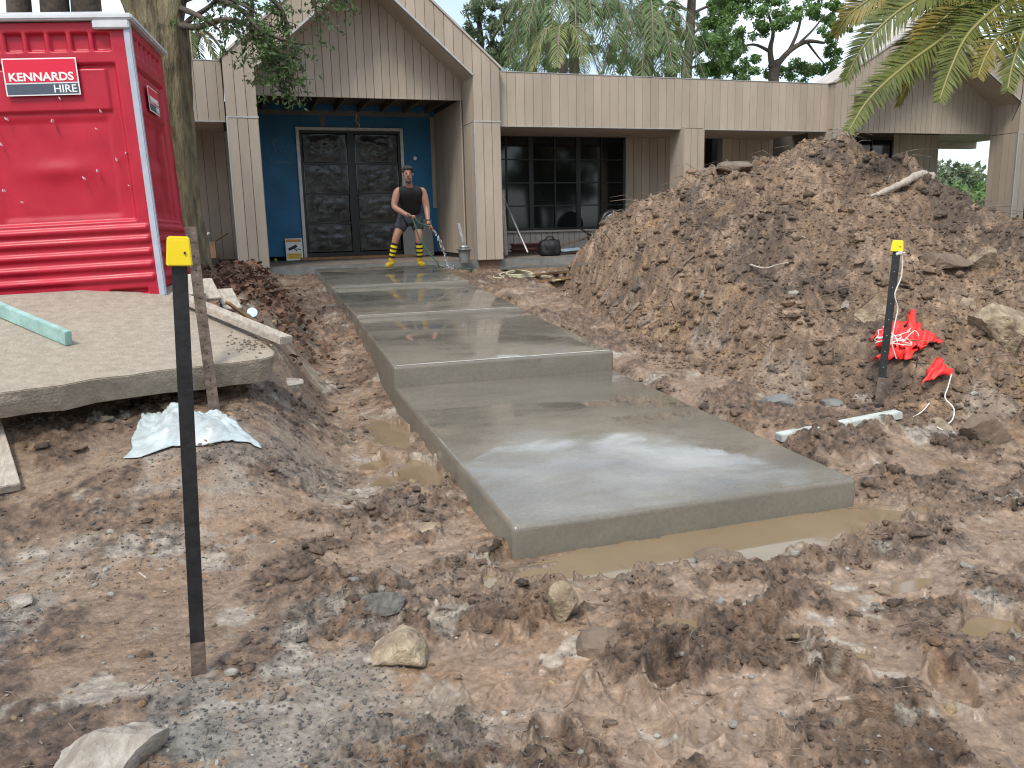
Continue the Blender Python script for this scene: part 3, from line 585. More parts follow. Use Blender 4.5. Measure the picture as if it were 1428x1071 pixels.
# middle recess: big window, boards, column, doorway
mw = solid('wall', [((4.5, YW+.03, ZF), (5.05, YW+.2, 3.5)), ((5.05, YW+.03, ZF), (8.44, YW+.2, 1.45)), ((8.44, YW+.03, ZF), (10.46, YW+.2, 3.5)), ((10.96, YW+.03, ZF), (12.8, YW+.2, 3.5)), ((5.05, YW+.03, 3.5), (12.8, YW+.2, 4.0)), ((10.4, YW+.9, ZF), (11.1, YW+1.0, 3.5))], M_back, house)
clad(mw, [(8.44, ZF+.1), (10.46, ZF+.1), (10.46, 3.44), (8.44, 3.44)], (0, YW+.03, 0), XA, FA, pitch=.2)
clad(mw, [(10.98, ZF+.1), (12.3, ZF+.1), (12.3, 3.44), (10.98, 3.44)], (0, YW+.03, 0), XA, FA, pitch=.2)
clad(mw, [(4.85, ZF+.06), (8.44, ZF+.06), (8.44, 1.42), (4.85, 1.42)], (0, YW+.03, 0), XA, FA, pitch=.13, material=M_roof)
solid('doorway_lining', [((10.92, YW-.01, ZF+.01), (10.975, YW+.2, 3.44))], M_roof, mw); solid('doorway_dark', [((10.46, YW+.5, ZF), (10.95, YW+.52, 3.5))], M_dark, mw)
def window(x0, x1, z0, z1, panels, cols, rows, yw):
    bx = [((x0, yw, z0), (x0+.05, yw+.09, z1)), ((x1-.05, yw, z0), (x1, yw+.09, z1)), ((x0+.05, yw, z1-.05), (x1-.05, yw+.09, z1)), ((x0+.05, yw, z0), (x1-.05, yw+.09, z0+.05))]
    wn = solid('window', bx, M_black, house); n = panels*cols; xs = np.linspace(x0+.02, x1-.02, n+1); zz = np.linspace(z0+.03, z1-.03, rows+1)
    for i in range(1, n):
        h = .05 if i % cols == 0 else .014; solid('mullion', [((xs[i]-h, yw+.01, z0+.05), (xs[i]+h, yw+.08, z1-.05))], M_black, wn)
    for k in range(1, rows):
        solid('glazing_bar', [((x0+.05, yw+.015, zz[k]-.013), (x1-.05, yw+.075, zz[k]+.013))], M_black, wn)
    for i in range(n):
        for k in range(rows): solid('pane', [((xs[i]+.016, yw+.04, zz[k]+.014), (xs[i+1]-.016, yw+.048, zz[k+1]-.014))], M_glass, wn)
    return wn
wn = window(5.07, 8.42, 1.47, 3.48, 3, 2, 4, YW-.01)
solid('sill', [((4.9, YW-.06, 1.425), (8.5, YW+.03, 1.465))], M_roof, wn)
cl = solid('column', [((8.74, 14.97, ZF), (9.16, 15.52, 3.42))], M_back, house)
clad(cl, [(8.72, ZF), (9.18, ZF), (9.18, 3.405), (8.72, 3.405)], (0, 14.97, 0), XA, FA, pitch=.153); clad(cl, [(14.96, ZF), (15.52, ZF), (15.52, 3.44), (14.96, 3.44)], (8.74, 0, 0), (0, 1, 0), (-1, 0, 0), pitch=.187)
# right porch: window, boards and a way through to the view behind
rw = solid('wall', [((12.8, YW+.03, ZF), (13.3, YW+.2, 3.7)), ((13.3, YW+.03, ZF), (15.85, YW+.2, 1.2)), ((15.85, YW+.03, ZF), (17.3, YW+.2, 3.7)), ((13.3, YW+.03, 3.52), (15.85, YW+.2, 3.7)), ((17.15, YW+.2, ZF), (17.3, 19, 3.7))], M_back, house)
clad(rw, [(15.85, ZF+.1), (17.3, ZF+.1), (17.3, 3.6), (15.85, 3.6)], (0, YW+.03, 0), XA, FA, pitch=.2)
window(13.3, 15.85, 1.2, 3.52, 2, 2, 3, YW-.01)
solid('porch_ceiling', [((12.8, YG+.14, 3.62), (20.4, 18.9, 3.72))], M_clad, house)
solid('rear_beam', [((17.3, 18.7, 3.44), (20.4, 18.9, 3.62))], M_clad, house)
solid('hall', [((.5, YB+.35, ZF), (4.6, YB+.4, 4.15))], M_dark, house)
# room behind windows
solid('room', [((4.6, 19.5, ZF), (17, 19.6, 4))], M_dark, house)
# ------------------------------------------------------------------ loose clods of soil (uncountable)
def height_all(x, y):
    g = ground_h(x, y); mm = mound_h(x, y); rel = mm-ground_base(x, y); z = mm+mound_noise(x, y)*sst(-.06, .25, rel)-.05*(1-sst(-.05, .12, rel))
    return np.where((x > 3.3) & (y > 3.7) & (z > g) & (y < 12.5), z, g)
ICO_B = bmesh.new(); bmesh.ops.create_icosphere(ICO_B, subdivisions=2, radius=1); ICO2 = np.array([v.co[:] for v in ICO_B.verts]); ICO2F = np.array([[v.index for v in f.verts] for f in ICO_B.faces]); ICO_B.free()
ICO_B = bmesh.new(); bmesh.ops.create_icosphere(ICO_B, subdivisions=1, radius=1); ICO1 = np.array([v.co[:] for v in ICO_B.verts]); ICO1F = np.array([[v.index for v in f.verts] for f in ICO_B.faces]); ICO_B.free()
def scatter(name, xs, ys, sz, base, bf, material, mound_cols, flat=.6, sink=.25, tint=1.):
    n = len(xs); nv = len(base); zs_ = height_all(xs, ys)
    sc = rng.uniform(.65, 1.35, (n, 1, 3))*np.array([1, 1, flat])
    jit = 1+rng.uniform(-.42, .42, (n, nv, 1)); V = base[None]*jit*sc*sz[:, None, None]
    t = rng.uniform(0, 2*PI, n); c, s_ = np.cos(t)[:, None], np.sin(t)[:, None]; tl = rng.uniform(-.5, .5, n)[:, None]
    x, y, z = V[..., 0].copy(), V[..., 1].copy(), V[..., 2].copy(); y, z = y*np.cos(tl)-z*np.sin(tl), y*np.sin(tl)+z*np.cos(tl)
    V = np.stack([x*c-y*s_+xs[:, None], x*s_+y*c+ys[:, None], z+zs_[:, None]+(sz*flat*(1-2*sink))[:, None]], -1).reshape(-1, 3)
    F = (bf[None]+(np.arange(n)*nv)[:, None, None]).reshape(-1, 3)
    o = npmesh(name, V, F, material); cc, ww = soil_cols(xs, ys, zs_, mound_cols); cc = np.repeat(cc, nv, 0); ww = np.repeat(ww, nv); k = np.repeat(rng.uniform(.75, 1.25, n)*tint, nv)[:, None]
    set_attr(o.data, np.clip(cc*k, 0, 1), ww*.5); return o
def polar_pts(n, r0, r1, t0=-.34, t1=1.0):
    t = rng.uniform(t0, t1, n); r = np.exp(rng.uniform(math.log(r0), math.log(r1), n)); return r*np.sin(t), r*np.cos(t)
def off_path(x, y, m=.04): return ~((y > 3.56-m) & (y < 14.9) & (x > np.interp(y, PY, PXL)-m) & (x < np.interp(y, PY, PXR)+m)) & (y < 14.8)
x, y = polar_pts(30000, 1.6, 15); k = off_path(x, y) & (rng.uniform(0, 1, len(x)) < .10+.9*crumb(x, y)*sst(-.9, .8, x+.35*(y-3)))
for P in PUD: k &= (pud_d(x, y, P) > 1.15) | (np.hypot(x-P[0], y-P[1]) > 2)
k &= ~((x > 3.5) & (y > 4.6)); x, y = x[k], y[k]; sz = np.clip(.004*rng.pareto(2.3, len(x))+.004, .004, .026)*np.clip(np.hypot(x, y)/3.4, .8, 1.7)
big = sz > .016
tag(scatter('mud_crumbs', x[~big], y[~big], sz[~big], ICO1, ICO1F, M_mud, False, tint=.92), 'small crumbs of dark mud strewn over the trodden ground', 'mud', kind='stuff')
tag(scatter('mud_clods', x[big], y[big], sz[big], ICO2, ICO2F, M_mud, False, sink=.35, tint=.95), 'fist-sized clods of wet mud lying on the churned ground', 'mud', kind='stuff')
x = rng.uniform(3.5, 10.5, 22000); y = rng.uniform(4.0, 10.5, 22000); k = (mound_h(x, y)-ground_base(x, y) > .02) & off_path(x, y, .15); x, y = x[k], y[k]
sz = np.clip(.008*rng.pareto(2.3, len(x))+.008, .008, .05); big = sz > .026
tag(scatter('soil_crumbs', x[~big], y[~big], sz[~big], ICO1, ICO1F, M_soil, True, tint=1.), 'loose crumbs of brown soil over the heap', 'soil', kind='stuff')
tag(scatter('soil_clods', x[big], y[big], sz[big], ICO2, ICO2F, M_soil, True, sink=.35, tint=.95), 'bigger lumps of soil bedded in the heap', 'soil', kind='stuff')
# fine grey gravel at the lower left
x, y = polar_pts(10000, 1.5, 5.0, -.34, .5); k = (fbm(x*.9, y*.9, 101, 4, .6)+.35*sst(.5, -.6, x)-.35*sst(.1, .7, x)+rng.normal(0, .16, len(x)) > .22); x, y = x[k], y[k]
o = scatter('gravel', x, y, rng.uniform(.0025, .0075, len(x)), ICO1, ICO1F, M_mud, False, sink=.2); tag(o, 'fine grey gravel trodden into the mud', 'gravel', kind='stuff')
a = o.data.attributes['soil']; nvv = len(o.data.vertices)//12; g_ = np.repeat(rng.uniform(.09, .30, nvv), 12); a.data.foreach_set('color', np.stack([g_, g_*.96, g_*.90, np.ones_like(g_)], 1).astype(np.float32).ravel())
# pale chips of stone and cement
x, y = polar_pts(900, 1.6, 11); k = off_path(x, y, .1); x, y = x[k], y[k]; o = scatter('stone_chips', x, y, np.clip(.004*rng.pareto(2, len(x))+.005, .005, .03), ICO1, ICO1F, M_mud, False, sink=.3); tag(o, 'scattered chips of pale and ochre stone in the soil', 'stones', kind='stuff')
nvv = len(o.data.vertices)//12; pal = np.array([[.45, .42, .36], [.40, .30, .17], [.30, .28, .25], [.5, .47, .42], [.25, .16, .09]]); g_ = np.repeat(pal[rng.integers(0, 5, nvv)], 12, 0); o.data.attributes['soil'].data.foreach_set('color', np.concatenate([g_, np.ones((len(g_), 1))], 1).astype(np.float32).ravel())
# roots and straw in the heap and mud: thin bent strands
def strands(name, n, pts, ln, r, material, label, cat):
    V, F = [], []; x, y = pts; z = height_all(x, y)
    for i in range(len(x)):
        a = rng.uniform(0, 2*PI); l_ = rng.uniform(*ln); b = a+rng.uniform(-1, 1); p0 = np.array([x[i], y[i], z[i]+.004]); 
        up = rng.uniform(.0, .35)*l_; p1 = p0+np.array([math.cos(a), math.sin(a), 0])*l_*.5; p1[2] += up; p2 = p1+np.array([math.cos(b), math.sin(b), 0])*l_*.5; p2[2] += -up*.4
        rr = rng.uniform(*r); o = len(V)
        for p, q in ((p0, rr), (p1, rr*.8), (p2, rr*.4)):
            d = np.array([-math.sin(a), math.cos(a), 0])
            V += [p+d*q, p-d*q*.6+np.array([0, 0, q]), p-d*q*.6-np.array([0, 0, q])]
        for s0 in (0, 3):
            for k_ in range(3): F.append((o+s0+k_, o+s0+(k_+1) % 3, o+s0+3+(k_+1) % 3, o+s0+3+k_))
    return tag(npmesh(name, np.array(V), np.array(F), material), label, cat, kind='stuff')
x = rng.uniform(3.8, 10, 1700); y = rng.uniform(4.2, 10, 1700); k = mound_h(x, y)-ground_base(x, y) > .1; strands('root_fibres', 0, (x[k], y[k]), (.08, .45), (.002, .006), M_stick, 'thin roots and fibres sticking out of the soil heap', 'roots')
x, y = polar_pts(700, 1.8, 12); k = off_path(x, y) & (x < 3.5); strands('straw_bits', 0, (x[k], y[k]), (.03, .16), (.0012, .003), M_stick, 'bits of straw and twig trodden into the mud', 'straw')
# ------------------------------------------------------------------ stones
def rock(name, px, py, wpx, hpx, material, label, sink=.3, depth=.8, seed=0, rot=0, cuts=11, cat='stone', tilt=0, group=None):
    p = surf(px, py+hpx*.35); dist = (p-Vector(C0)).dot(Vector(CF)); sx = wpx/FPX*dist/2; sz_ = hpx/FPX*dist/2
    r = np.random.default_rng(seed+5); bm = bmesh.new(); bmesh.ops.create_icosphere(bm, subdivisions=4, radius=1)
    V = np.array([v.co[:] for v in bm.verts]); 
    for k in range(cuts):
        nn = r.normal(size=3); nn /= np.linalg.norm(nn); dd = r.uniform(.36, .72); t = V@nn; V = V-np.outer(np.maximum(t-dd, 0), nn)*.96
    V *= 1+.09*fbm(V[:, 0]*1.7+seed, V[:, 1]*1.7+V[:, 2], 300+seed, 3)[:, None]+.035*fbm(V[:, 0]*6+seed, V[:, 1]*6+V[:, 2]*5, 310+seed, 3)[:, None]
    V = V/np.abs(V).max(0); V *= np.array([sx, sx*depth, sz_]); 
    for v, c in zip(bm.verts, V): v.co = c
    me = bpy.data.meshes.new(name); bm.to_mesh(me); bm.free(); me.materials.append(material); me.polygons.foreach_set('use_smooth', [True]*len(me.polygons)); me.set_sharp_from_angle(angle=math.radians(20))
    o = link(name, me); yy = p.y+sx*depth*.3; hz = min(float(height_all(np.array([p.x+a_]), np.array([yy+b_]))[0]) for a_, b_ in ((0, -sx*depth*.4), (0, 0), (-sx*.4, 0), (sx*.4, 0))); o.location = (p.x, yy, hz+sz_*(.92-2*sink)); o.rotation_euler = (0, tilt, rot-YAW); return tag(o, label, cat, group)
rock('stone', 150, 1050, 190, 95, M_pale, 'large pale grey stone half buried at the lower left corner', .35, .7, 1, .2)
rock('stone', 548, 893, 108, 72, M_stone, 'flat cream and brown stone lying in front of the dark grey clump', .35, .9, 2, -.2)
rock('stone', 786, 835, 46, 92, M_stone, 'tan stone standing on end by the puddle at the path corner', .3, .8, 3, .3)
rock('stone', 600, 734, 42, 20, M_stone, 'small yellowish stone left of the front slab', .35, .8, 4, .1)
rock('stone', 28, 846, 48, 24, M_pale, 'small whitish stone at the left edge of the mud', .4, .8, 5, 0)
rock('clump', 537, 838, 66, 48, mat('grey_clump', (.13, .12, .105), .9, var=.5, vscale=25, bump=1., bscale=40), 'dark grey clump of gravel and cement behind the flat cream stone', .22, .9, 6, 0, 3, 'clump')
rock('stone', 1408, 440, 96, 92, M_stone, 'big cream boulder at the right edge of the soil heap', .2, .8, 7, .1)
rock('stone', 1381, 333, 52, 50, M_stone, 'tan boulder at the top right corner of the soil heap', .2, .8, 8, .4)
rock('stone', 1033, 226, 58, 26, M_brst, 'flat grey stone perched on the left crest of the heap', .15, .9, 9, -.2, 9, tilt=-.15)
rock('stone', 1228, 434, 58, 60, M_stone, 'buff stone bedded in the heap just left of the right post', .35, .8, 10, .3)
rock('stone', 1318, 352, 86, 26, M_brst, 'long dark brown stone above and right of the yellow capped right post', .25, .8, 11, .15)
rock('stone', 1385, 598, 96, 60, M_brst, 'muddy brown boulder low on the right edge of the mud', .3, .8, 12, .1)
rock('stone', 1318, 590, 44, 34, M_stone, 'ochre stone below the loose red flag', .35, .8, 13, .1)
rock('stone', 981, 404, 20, 16, M_pale, 'little pale yellow stone halfway up the heap', .25, .8, 14, 0)
rock('stone', 1107, 414, 18, 14, M_pale, 'little white stone in the middle of the heap face', .25, .8, 15, 0)
rock('stone', 1180, 412, 22, 20, M_pale, 'little whitish stone left of the buff stone on the heap', .25, .8, 16, 0)
rock('stone', 1355, 408, 34, 40, M_stone, 'squarish tan stone left of the big cream boulder', .3, .8, 17, .5)
rock('stone', 381, 447, 20, 12, M_stone, 'small orange-tan stone beside the leaf litter left of the path', .25, .8, 18, 0)
rock('concrete_chunk', 400, 516, 46, 32, M_pale, 'broken pale concrete chunk at the corner of the tilted old slab', .25, .9, 19, .2, 9, 'concrete')
rock('stone', 966, 702, 22, 14, M_stone, 'tiny tan stone by the front puddle', .3, .8, 20, 0)
rock('stone', 1285, 700, 20, 14, M_brst, 'tiny brown stone right of the front puddle', .3, .8, 21, 0)
rock('stone', 1090, 555, 46, 26, M_foot, 'grey clod-like stone near the path edge under the heap', .35, .8, 22, 0)
rock('stone', 1160, 550, 40, 30, M_foot, 'bluish grey lump left of the right post foot', .35, .8, 23, 0)
rock('stone', 1005, 770, 80, 46, M_brst, 'dark mud-caked lump in front of the front puddle', .45, .8, 24, 0, 3)
rock('stone', 840, 885, 70, 60, M_brst, 'mud-caked lump right of the upright tan stone', .45, .8, 25, 0, 3)
# ------------------------------------------------------------------ old tilted slab and portable toilet
A_, B_ = onz(0, 548, .76), onz(382, 500, .76); C_ = ony(205, 412, 7.15)
sn = (B_-A_).cross(C_-A_).normalized()
if sn.z < 0: sn = -sn
def onslab(px, py, h=0): d = Vector(ray(px, py)); o = Vector(C0); return o+d*((A_+sn*h-o).dot(sn)/d.dot(sn))
edge = [(-150, 563), (-80, 556), (0, 548), (40, 543), (85, 537), (130, 529), (180, 523), (230, 516), (285, 510), (330, 505), (365, 501), (381, 497), (384, 490), (372, 480), (350, 462), (318, 440), (288, 417), (268, 402), (258, 396), (200, 399), (100, 405), (0, 411), (-150, 420)]
oldslab = root('broken_slab', onslab(200, 460) - sn*.3, 'broken old concrete slab tilted up on the bank, with the red toilet on it', 'concrete slab')
top = [onslab(*e)+sn*random.uniform(-.003, .002) for e in edge]; mb = MB(); n = len(top)
cen = onslab(150, 460); bot = [p-sn*(.165+random.uniform(-.006, .012))+(cen-p).normalized()*random.uniform(.02, .04) for p in top]; mid = [(p*.6+q*.4)+(p-cen).normalized()*random.uniform(-.005, .02) for p, q in zip(top, bot)]
mb.add(top+mid+bot, [tuple(range(n))]+[(i, i+n, (i+1) % n+n, (i+1) % n) for i in range(n)]+[(i+n, i+2*n, (i+1) % n+2*n, (i+1) % n+n) for i in range(n)]+[tuple(range(3*n-1, 2*n-1, -1))])
mb.build('slab_body', M_conc, oldslab, bevel=.006)
mb = MB()
for k in range(90):
    p = onslab(375-abs(random.gauss(0, 22))-random.random()*20, 478+random.gauss(0, 9)); q = len(mb.v); s_ = random.uniform(.004, .014)
    if p.y < 5.6+1.3*1 and p.x < B_.x-.03: mb.add(ICO1*s_+np.array(p)[None], [tuple(f) for f in ICO1F])
tag(mb.build('crumbled_edge', M_brst, oldslab), kind='stuff')
# toilet in its own frame: x right, y back, z up, front at y = 0, right front bottom corner at the origin
tp = ony(229, 413, 7.2); TW, TD, TH = 1.33, 1.2, 2.10
toilet = empty('portable_toilet', tp, (math.radians(-1.0), math.radians(-2.0), math.radians(-7.4)))
tag(toilet, 'red plastic portable toilet with pale roof and corner trims on the tilted slab', 'portable toilet')
def rrect(u, v, u0, u1, v0, v1, b):                          # soft-edged rectangle mask
    return sst(u0-b, u0+b, u)*(1-sst(u1-b, u1+b, u))*sst(v0-b, v0+b, v)*(1-sst(v1-b, v1+b, v))
def panel(name, wd, ht, fn, to3, nu=150, nv=270):
    u, v = np.meshgrid(np.linspace(0, wd, nu), np.linspace(0, ht, nv)); u, v = u.ravel(), v.ravel(); d = fn(u, v); P = to3(u, v, d)
    q = (np.arange(nv-1)[:, None]*nu+np.arange(nu-1)[None]).ravel(); return npmesh(name, P, np.stack([q, q+1, q+nu+1, q+nu], 1), M_red, toilet, smooth=True)
def face_fn(wd):
    def fn(u, v):
        d = np.zeros_like(u)
        d -= .030*rrect(u, v, .13, wd-.13, .62, TH-.30, .012)          # big recessed panel
        d += .022*rrect(u, v, .20, wd-.20, 1.46, TH-.33, .010)*1.0     # raised sign field
        d -= .012*rrect(u, v, .24, wd-.24, .66, 1.40, .03)
        d += .02*np.exp(-(((u-wd*.5)/.2)**2+((v-1.02)/.07)**2))
        for v0 in (.14, .24, .34, .44, .53): d += .022*rrect(u, v, .05, wd-.05, v0, v0+.045, .016)
        nvent = int((wd-.16)/.155); s0 = (wd-nvent*.155)/2
        for k in range(nvent): d -= .04*rrect(u, v, s0+k*.155+.02, s0+(k+1)*.155-.02, TH-.20, TH-.075, .008)
        for c in (.26, wd-.26): d -= .04*rrect(u, v, c-.14, c+.14, .04, .075, .008)
        d += .0015*perlin(u*5, v*5, 400); return d
    return fn
panel('front_panel', TW, TH, face_fn(TW), lambda u, v, d: np.stack([-TW+u, -d, v], 1))
panel('side_panel', TD, TH, face_fn(TD), lambda u, v, d: np.stack([d, u, v], 1))
mb = MB(); mb.box((-TW+.06, .06, 0), (-.06, TD-.002, TH)); mb.build('core', M_red, toilet); mb = MB(); mb.box((-TW-.002, .05, 0), (-TW+.06, TD, TH)); mb.build('side_wall', M_red, toilet)
for x in (0, -TW):
    mb = MB(); mb.box((x-.03, -.025, .005), (x+.022, .03, TH+.01)); mb.build('corner_trim', M_gtrim, toilet, bevel=.008)
mb = MB(); mb.box((-TW-.04, -.05, TH+.01), (.05, TD+.04, TH+.055)); mb.build('roof_rim', M_wplas, toilet, bevel=.012)
mb = MB(); mb.box((-TW+.05, .04, TH+.055), (-.05, TD-.05, TH+.09)); mb.build('roof_dome', M_wplas, toilet, bevel=.03)
for x in (-.24, -TW-.02): mb = MB(); mb.box((x, -.045, TH-.055), (x+.26, .0, TH+.009)); mb.build('roof_bracket', M_wplas, toilet, bevel=.008)
mb = MB(); mb.box((-TW+.04, .03, -.28), (-.04, TD-.03, -.001)); mb.build('base_skid', M_foot, toilet)
def text(body, size, loc, rot, material, parent, name='lettering', bold=.0, align='CENTER', sx=1.):
    cu = bpy.data.curves.new('t', 'FONT'); cu.body = body; cu.size = size; cu.extrude = .0012; cu.offset = bold; cu.align_x = align; cu.resolution_u = 3
    to = bpy.data.objects.new('t', cu); COL.objects.link(to); bpy.context.view_layer.update(); me = bpy.data.meshes.new_from_object(to.evaluated_get(bpy.context.evaluated_depsgraph_get())); bpy.data.objects.remove(to)
    me.materials.clear(); me.materials.append(material); o = link(name, me, parent); o.location = loc; o.rotation_euler = rot; o.scale = (sx, 1, 1); return o
def sign(cx, cz, wd, ht, side=False):
    y0 = -.018
    f = (lambda x, y, z: (x, y, z)) if not side else (lambda x, y, z: (-y-.004+.0, x, z))
    def slabp(nm, x0, x1, z0, z1, d, m_, par):
        mb = MB(); a, b = f(x0, y0-d, z0), f(x1, y0, z1); mb.box([min(p, q) for p, q in zip(a, b)], [max(p, q) for p, q in zip(a, b)]); return mb.build(nm, m_, par)
    sg = slabp('sign', cx-wd/2, cx+wd/2, cz-ht/2, cz+ht/2, .004, M_white, toilet); b = .009
    slabp('red_field', cx-wd/2+b, cx+wd/2-b, cz-ht/2+.095*ht/.27, cz+ht/2-b, .006, mat('sign_red', (.68, .012, .045), .4), sg)
    slabp('slate_field', cx-wd/2+b, cx+wd/2-b, cz-ht/2+b, cz-ht/2+.085*ht/.27, .006, M_grey, sg)
    k = ht/.27; r = (PI/2, 0, PI/2 if side else 0)
    text('KENNARDS', .083*k, f(cx, y0-.0075, cz-ht/2+.107*k), r, M_white, sg, bold=.0022*k, sx=1.06 if not side else .95)
    text('HIRE', .08*k, f(cx+wd/2-.02, y0-.0075, cz-ht/2+.019*k), r, M_white, sg, bold=.0008*k, align='RIGHT')
sign(-.655, 1.71, .52, .27)
sign(.52, 1.60, .36, .2, True)
mb = MB(); M_scuff = mat('pale_scuff', (.75, .62, .62), .6)
for k in range(15):
    u, v = -random.uniform(.1, TW-.1), random.uniform(.6, 1.55); l_, a_ = random.uniform(.006, .03), random.uniform(-.6, .6); mb.bar((u, -.004, v), (u+l_*math.sin(a_), -.004, v+l_*math.cos(a_)), .004, .05, up=(0, 1, 0))
tag(mb.build('scuff_marks', M_scuff, toilet), kind='stuff')
# ------------------------------------------------------------------ star pickets
def picket(name, base, topp, wid, material, label, holes=9, cap=None, group=None, face=None, strip=None):
    base, topp = Vector(base), Vector(topp); d = (topp-base).normalized(); tow = (Vector(C0)-base); tow.z = 0; tow.normalize(); r = d.cross(tow).normalized(); f = r.cross(d)
    rt = root(name, base, label, 'post', group); t = wid*.11; poly = []
    # Y section: two wings facing the viewer, one stem behind
    sec = [(-wid/2, 0.0), (wid/2, 0.0), (wid/2, -t), (t*.6, -t*1.4), (t*.5, -wid*.55), (-t*.5, -wid*.55), (-t*.6, -t*1.4), (-wid/2, -t)]
    mb = MB(); mb.prism([base-d*.12+r*a+f*b for a, b in sec], d*((topp-base).length+.12)); mb.build('shaft', material, rt)
    for k in range(holes):
        c = base+d*((topp-base).length*(.12+.8*k/holes)); mb = MB(); mb.tube([c+f*.0005, c+f*.0025], wid*.075, 8); mb.build('hole', M_dark if material is not M_blk else M_steel, rt)
    if strip: mb = MB(); mb.prism([base-d*.02+r*a*1.03+f*(b*1.03+.001) for a, b in sec], d*strip); mb.build('bare_foot', M_rust, rt)
    if cap:
        cw, ch = cap; b0 = topp-d*ch*.82; mb = MB(); v = []
        for z, k in ((0, 1.0), (ch*.9, .86), (ch, .80)):
            for a, b in ((-1, .45), (1, .45), (1, -.8), (-1, -.8)): v.append(b0+d*z+r*a*cw/2*k+f*b*cw*.5*k)
        mb.add(v, [(3, 2, 1, 0)]+[(i*4+j, i*4+(j+1) % 4, i*4+4+(j+1) % 4, i*4+4+j) for i in range(2) for j in range(4)]+[(8, 9, 10, 11)]); mb.build('cap', M_yel, rt, bevel=.004)
        mb = MB(); cc = b0+d*ch*.45+r*cw*.22+f*cw*.225; mb.tube([cc, cc+f*.004], cw*.05, 8); mb.build('cap_hole', M_dark, rt)
    return rt
picket('fence_post', onz(278, 946, 0), ony(248.5, 337, 2.97), .05, M_blk, 'tall black steel post with a yellow cap standing in the near mud', 0, (.082, .098), strip=.16)
b2 = onz(300, 580, .45); picket('fence_post', b2, ony(265, 316, b2.y+.1), .066, M_rust, 'rusty steel post with holes leaning behind the near black post', 11)
b3 = surf(1226, 560); picket('fence_post', b3, ony(1252, 338, b3.y+.05), .054, M_blk, 'black steel post with a yellow cap stuck in the soil heap', 8, (.085, .082), strip=.2)
# string on the right post
t3 = ony(1250, 352, b3.y-.02); mb = MB()
mb.tube(spline([ony(x_, y_, b3.y-.05) for x_, y_ in ((1250, 353), (1258, 356), (1257, 385), (1248, 410), (1252, 430), (1247, 455), (1244, 478), (1250, 500))], 6), .0045, 5)
for k in range(4): mb.tube(spline([t3+Vector((random.uniform(-.04, .04), -.04, random.uniform(-.02, .02))) for _ in range(4)], 4), .004, 4)
mb.build('knotted_string', M_rope, None); tag(bpy.data.objects['knotted_string'], 'white string knotted at the top of the right post and trailing down it', 'string')
# ------------------------------------------------------------------ red bunting
bunt = root('flag_bunting', surf(1270, 500), 'heap of red plastic flag bunting with white cord beside the right post', 'bunting')
def flag(pxs, seed, lift):
    a, b, c = [np.array(surf(*p)) for p in pxs]; n = 22; F = []; ix = {}; uv = []
    for i in range(n+1):
        for j in range(n+1-i): ix[i, j] = len(uv); uv.append((i/n, j/n))
    uv = np.array(uv); u, v = uv[:, 0], uv[:, 1]; P = a[None]*(1-u-v)[:, None]+np.outer(u, b)+np.outer(v, c)
    nn = np.abs(perlin(u*2.3+seed, v*2.3, 500+seed))*.10+np.abs(perlin(u*5, v*5+seed, 510))*.045+.012*perlin(u*11, v*11+seed, 511)
    P[:, 0] += .04*perlin(u*3, v*3+seed, 520); P[:, 2] = np.maximum(P[:, 2], height_all(P[:, 0], P[:, 1]))+lift*.6+nn*.9; P[:, 1] -= nn*.4
    for i in range(n):
        for j in range(n-i):
            F.append((ix[i, j], ix[i+1, j], ix[i, j+1]))
            if j < n-i-1: F.append((ix[i+1, j], ix[i+1, j+1], ix[i, j+1]))
    o = npmesh('flag', P, F, M_flag, bunt, smooth=True); md = o.modifiers.new('s', 'SOLIDIFY'); md.thickness = .003
for k, (t, lf) in enumerate((([(1212, 478), (1266, 466), (1234, 507)], .03), ([(1268, 455), (1312, 492), (1252, 506)], .06), ([(1240, 480), (1300, 480), (1262, 512)], .05), ([(1213, 508), (1250, 492), (1262, 506)], .03), ([(1283, 540), (1326, 526), (1304, 505)], .03), ([(1228, 492), (1290, 500), (1240, 474)], .08))): flag(t, k*3+1, lf)
for k in range(6):
    mb = MB(); c = [surf(1240+random.uniform(-24, 35), 490+random.uniform(-12, 12))+Vector((0, -.02, random.uniform(.1, .16))) for _ in range(6)]; mb.tube(spline(c, 5), .0035, 4); mb.build('cord', M_rope, bunt)
mb = MB()
mb.tube(spline([surf(*p)+Vector((0, -.01, .03)) for p in ((1325, 527), (1320, 545), (1316, 560), (1328, 575), (1325, 592), (1310, 600), (1298, 596), (1312, 605), (1330, 610))], 6), .0045, 5); mb.build('cord', M_rope, bunt); mb = MB()
mb.tube(spline([surf(*p)+Vector((0, -.01, .03)) for p in ((1294, 567), (1285, 578), (1270, 588))], 5), .004, 4)
mb.build('cord', M_rope, bunt)
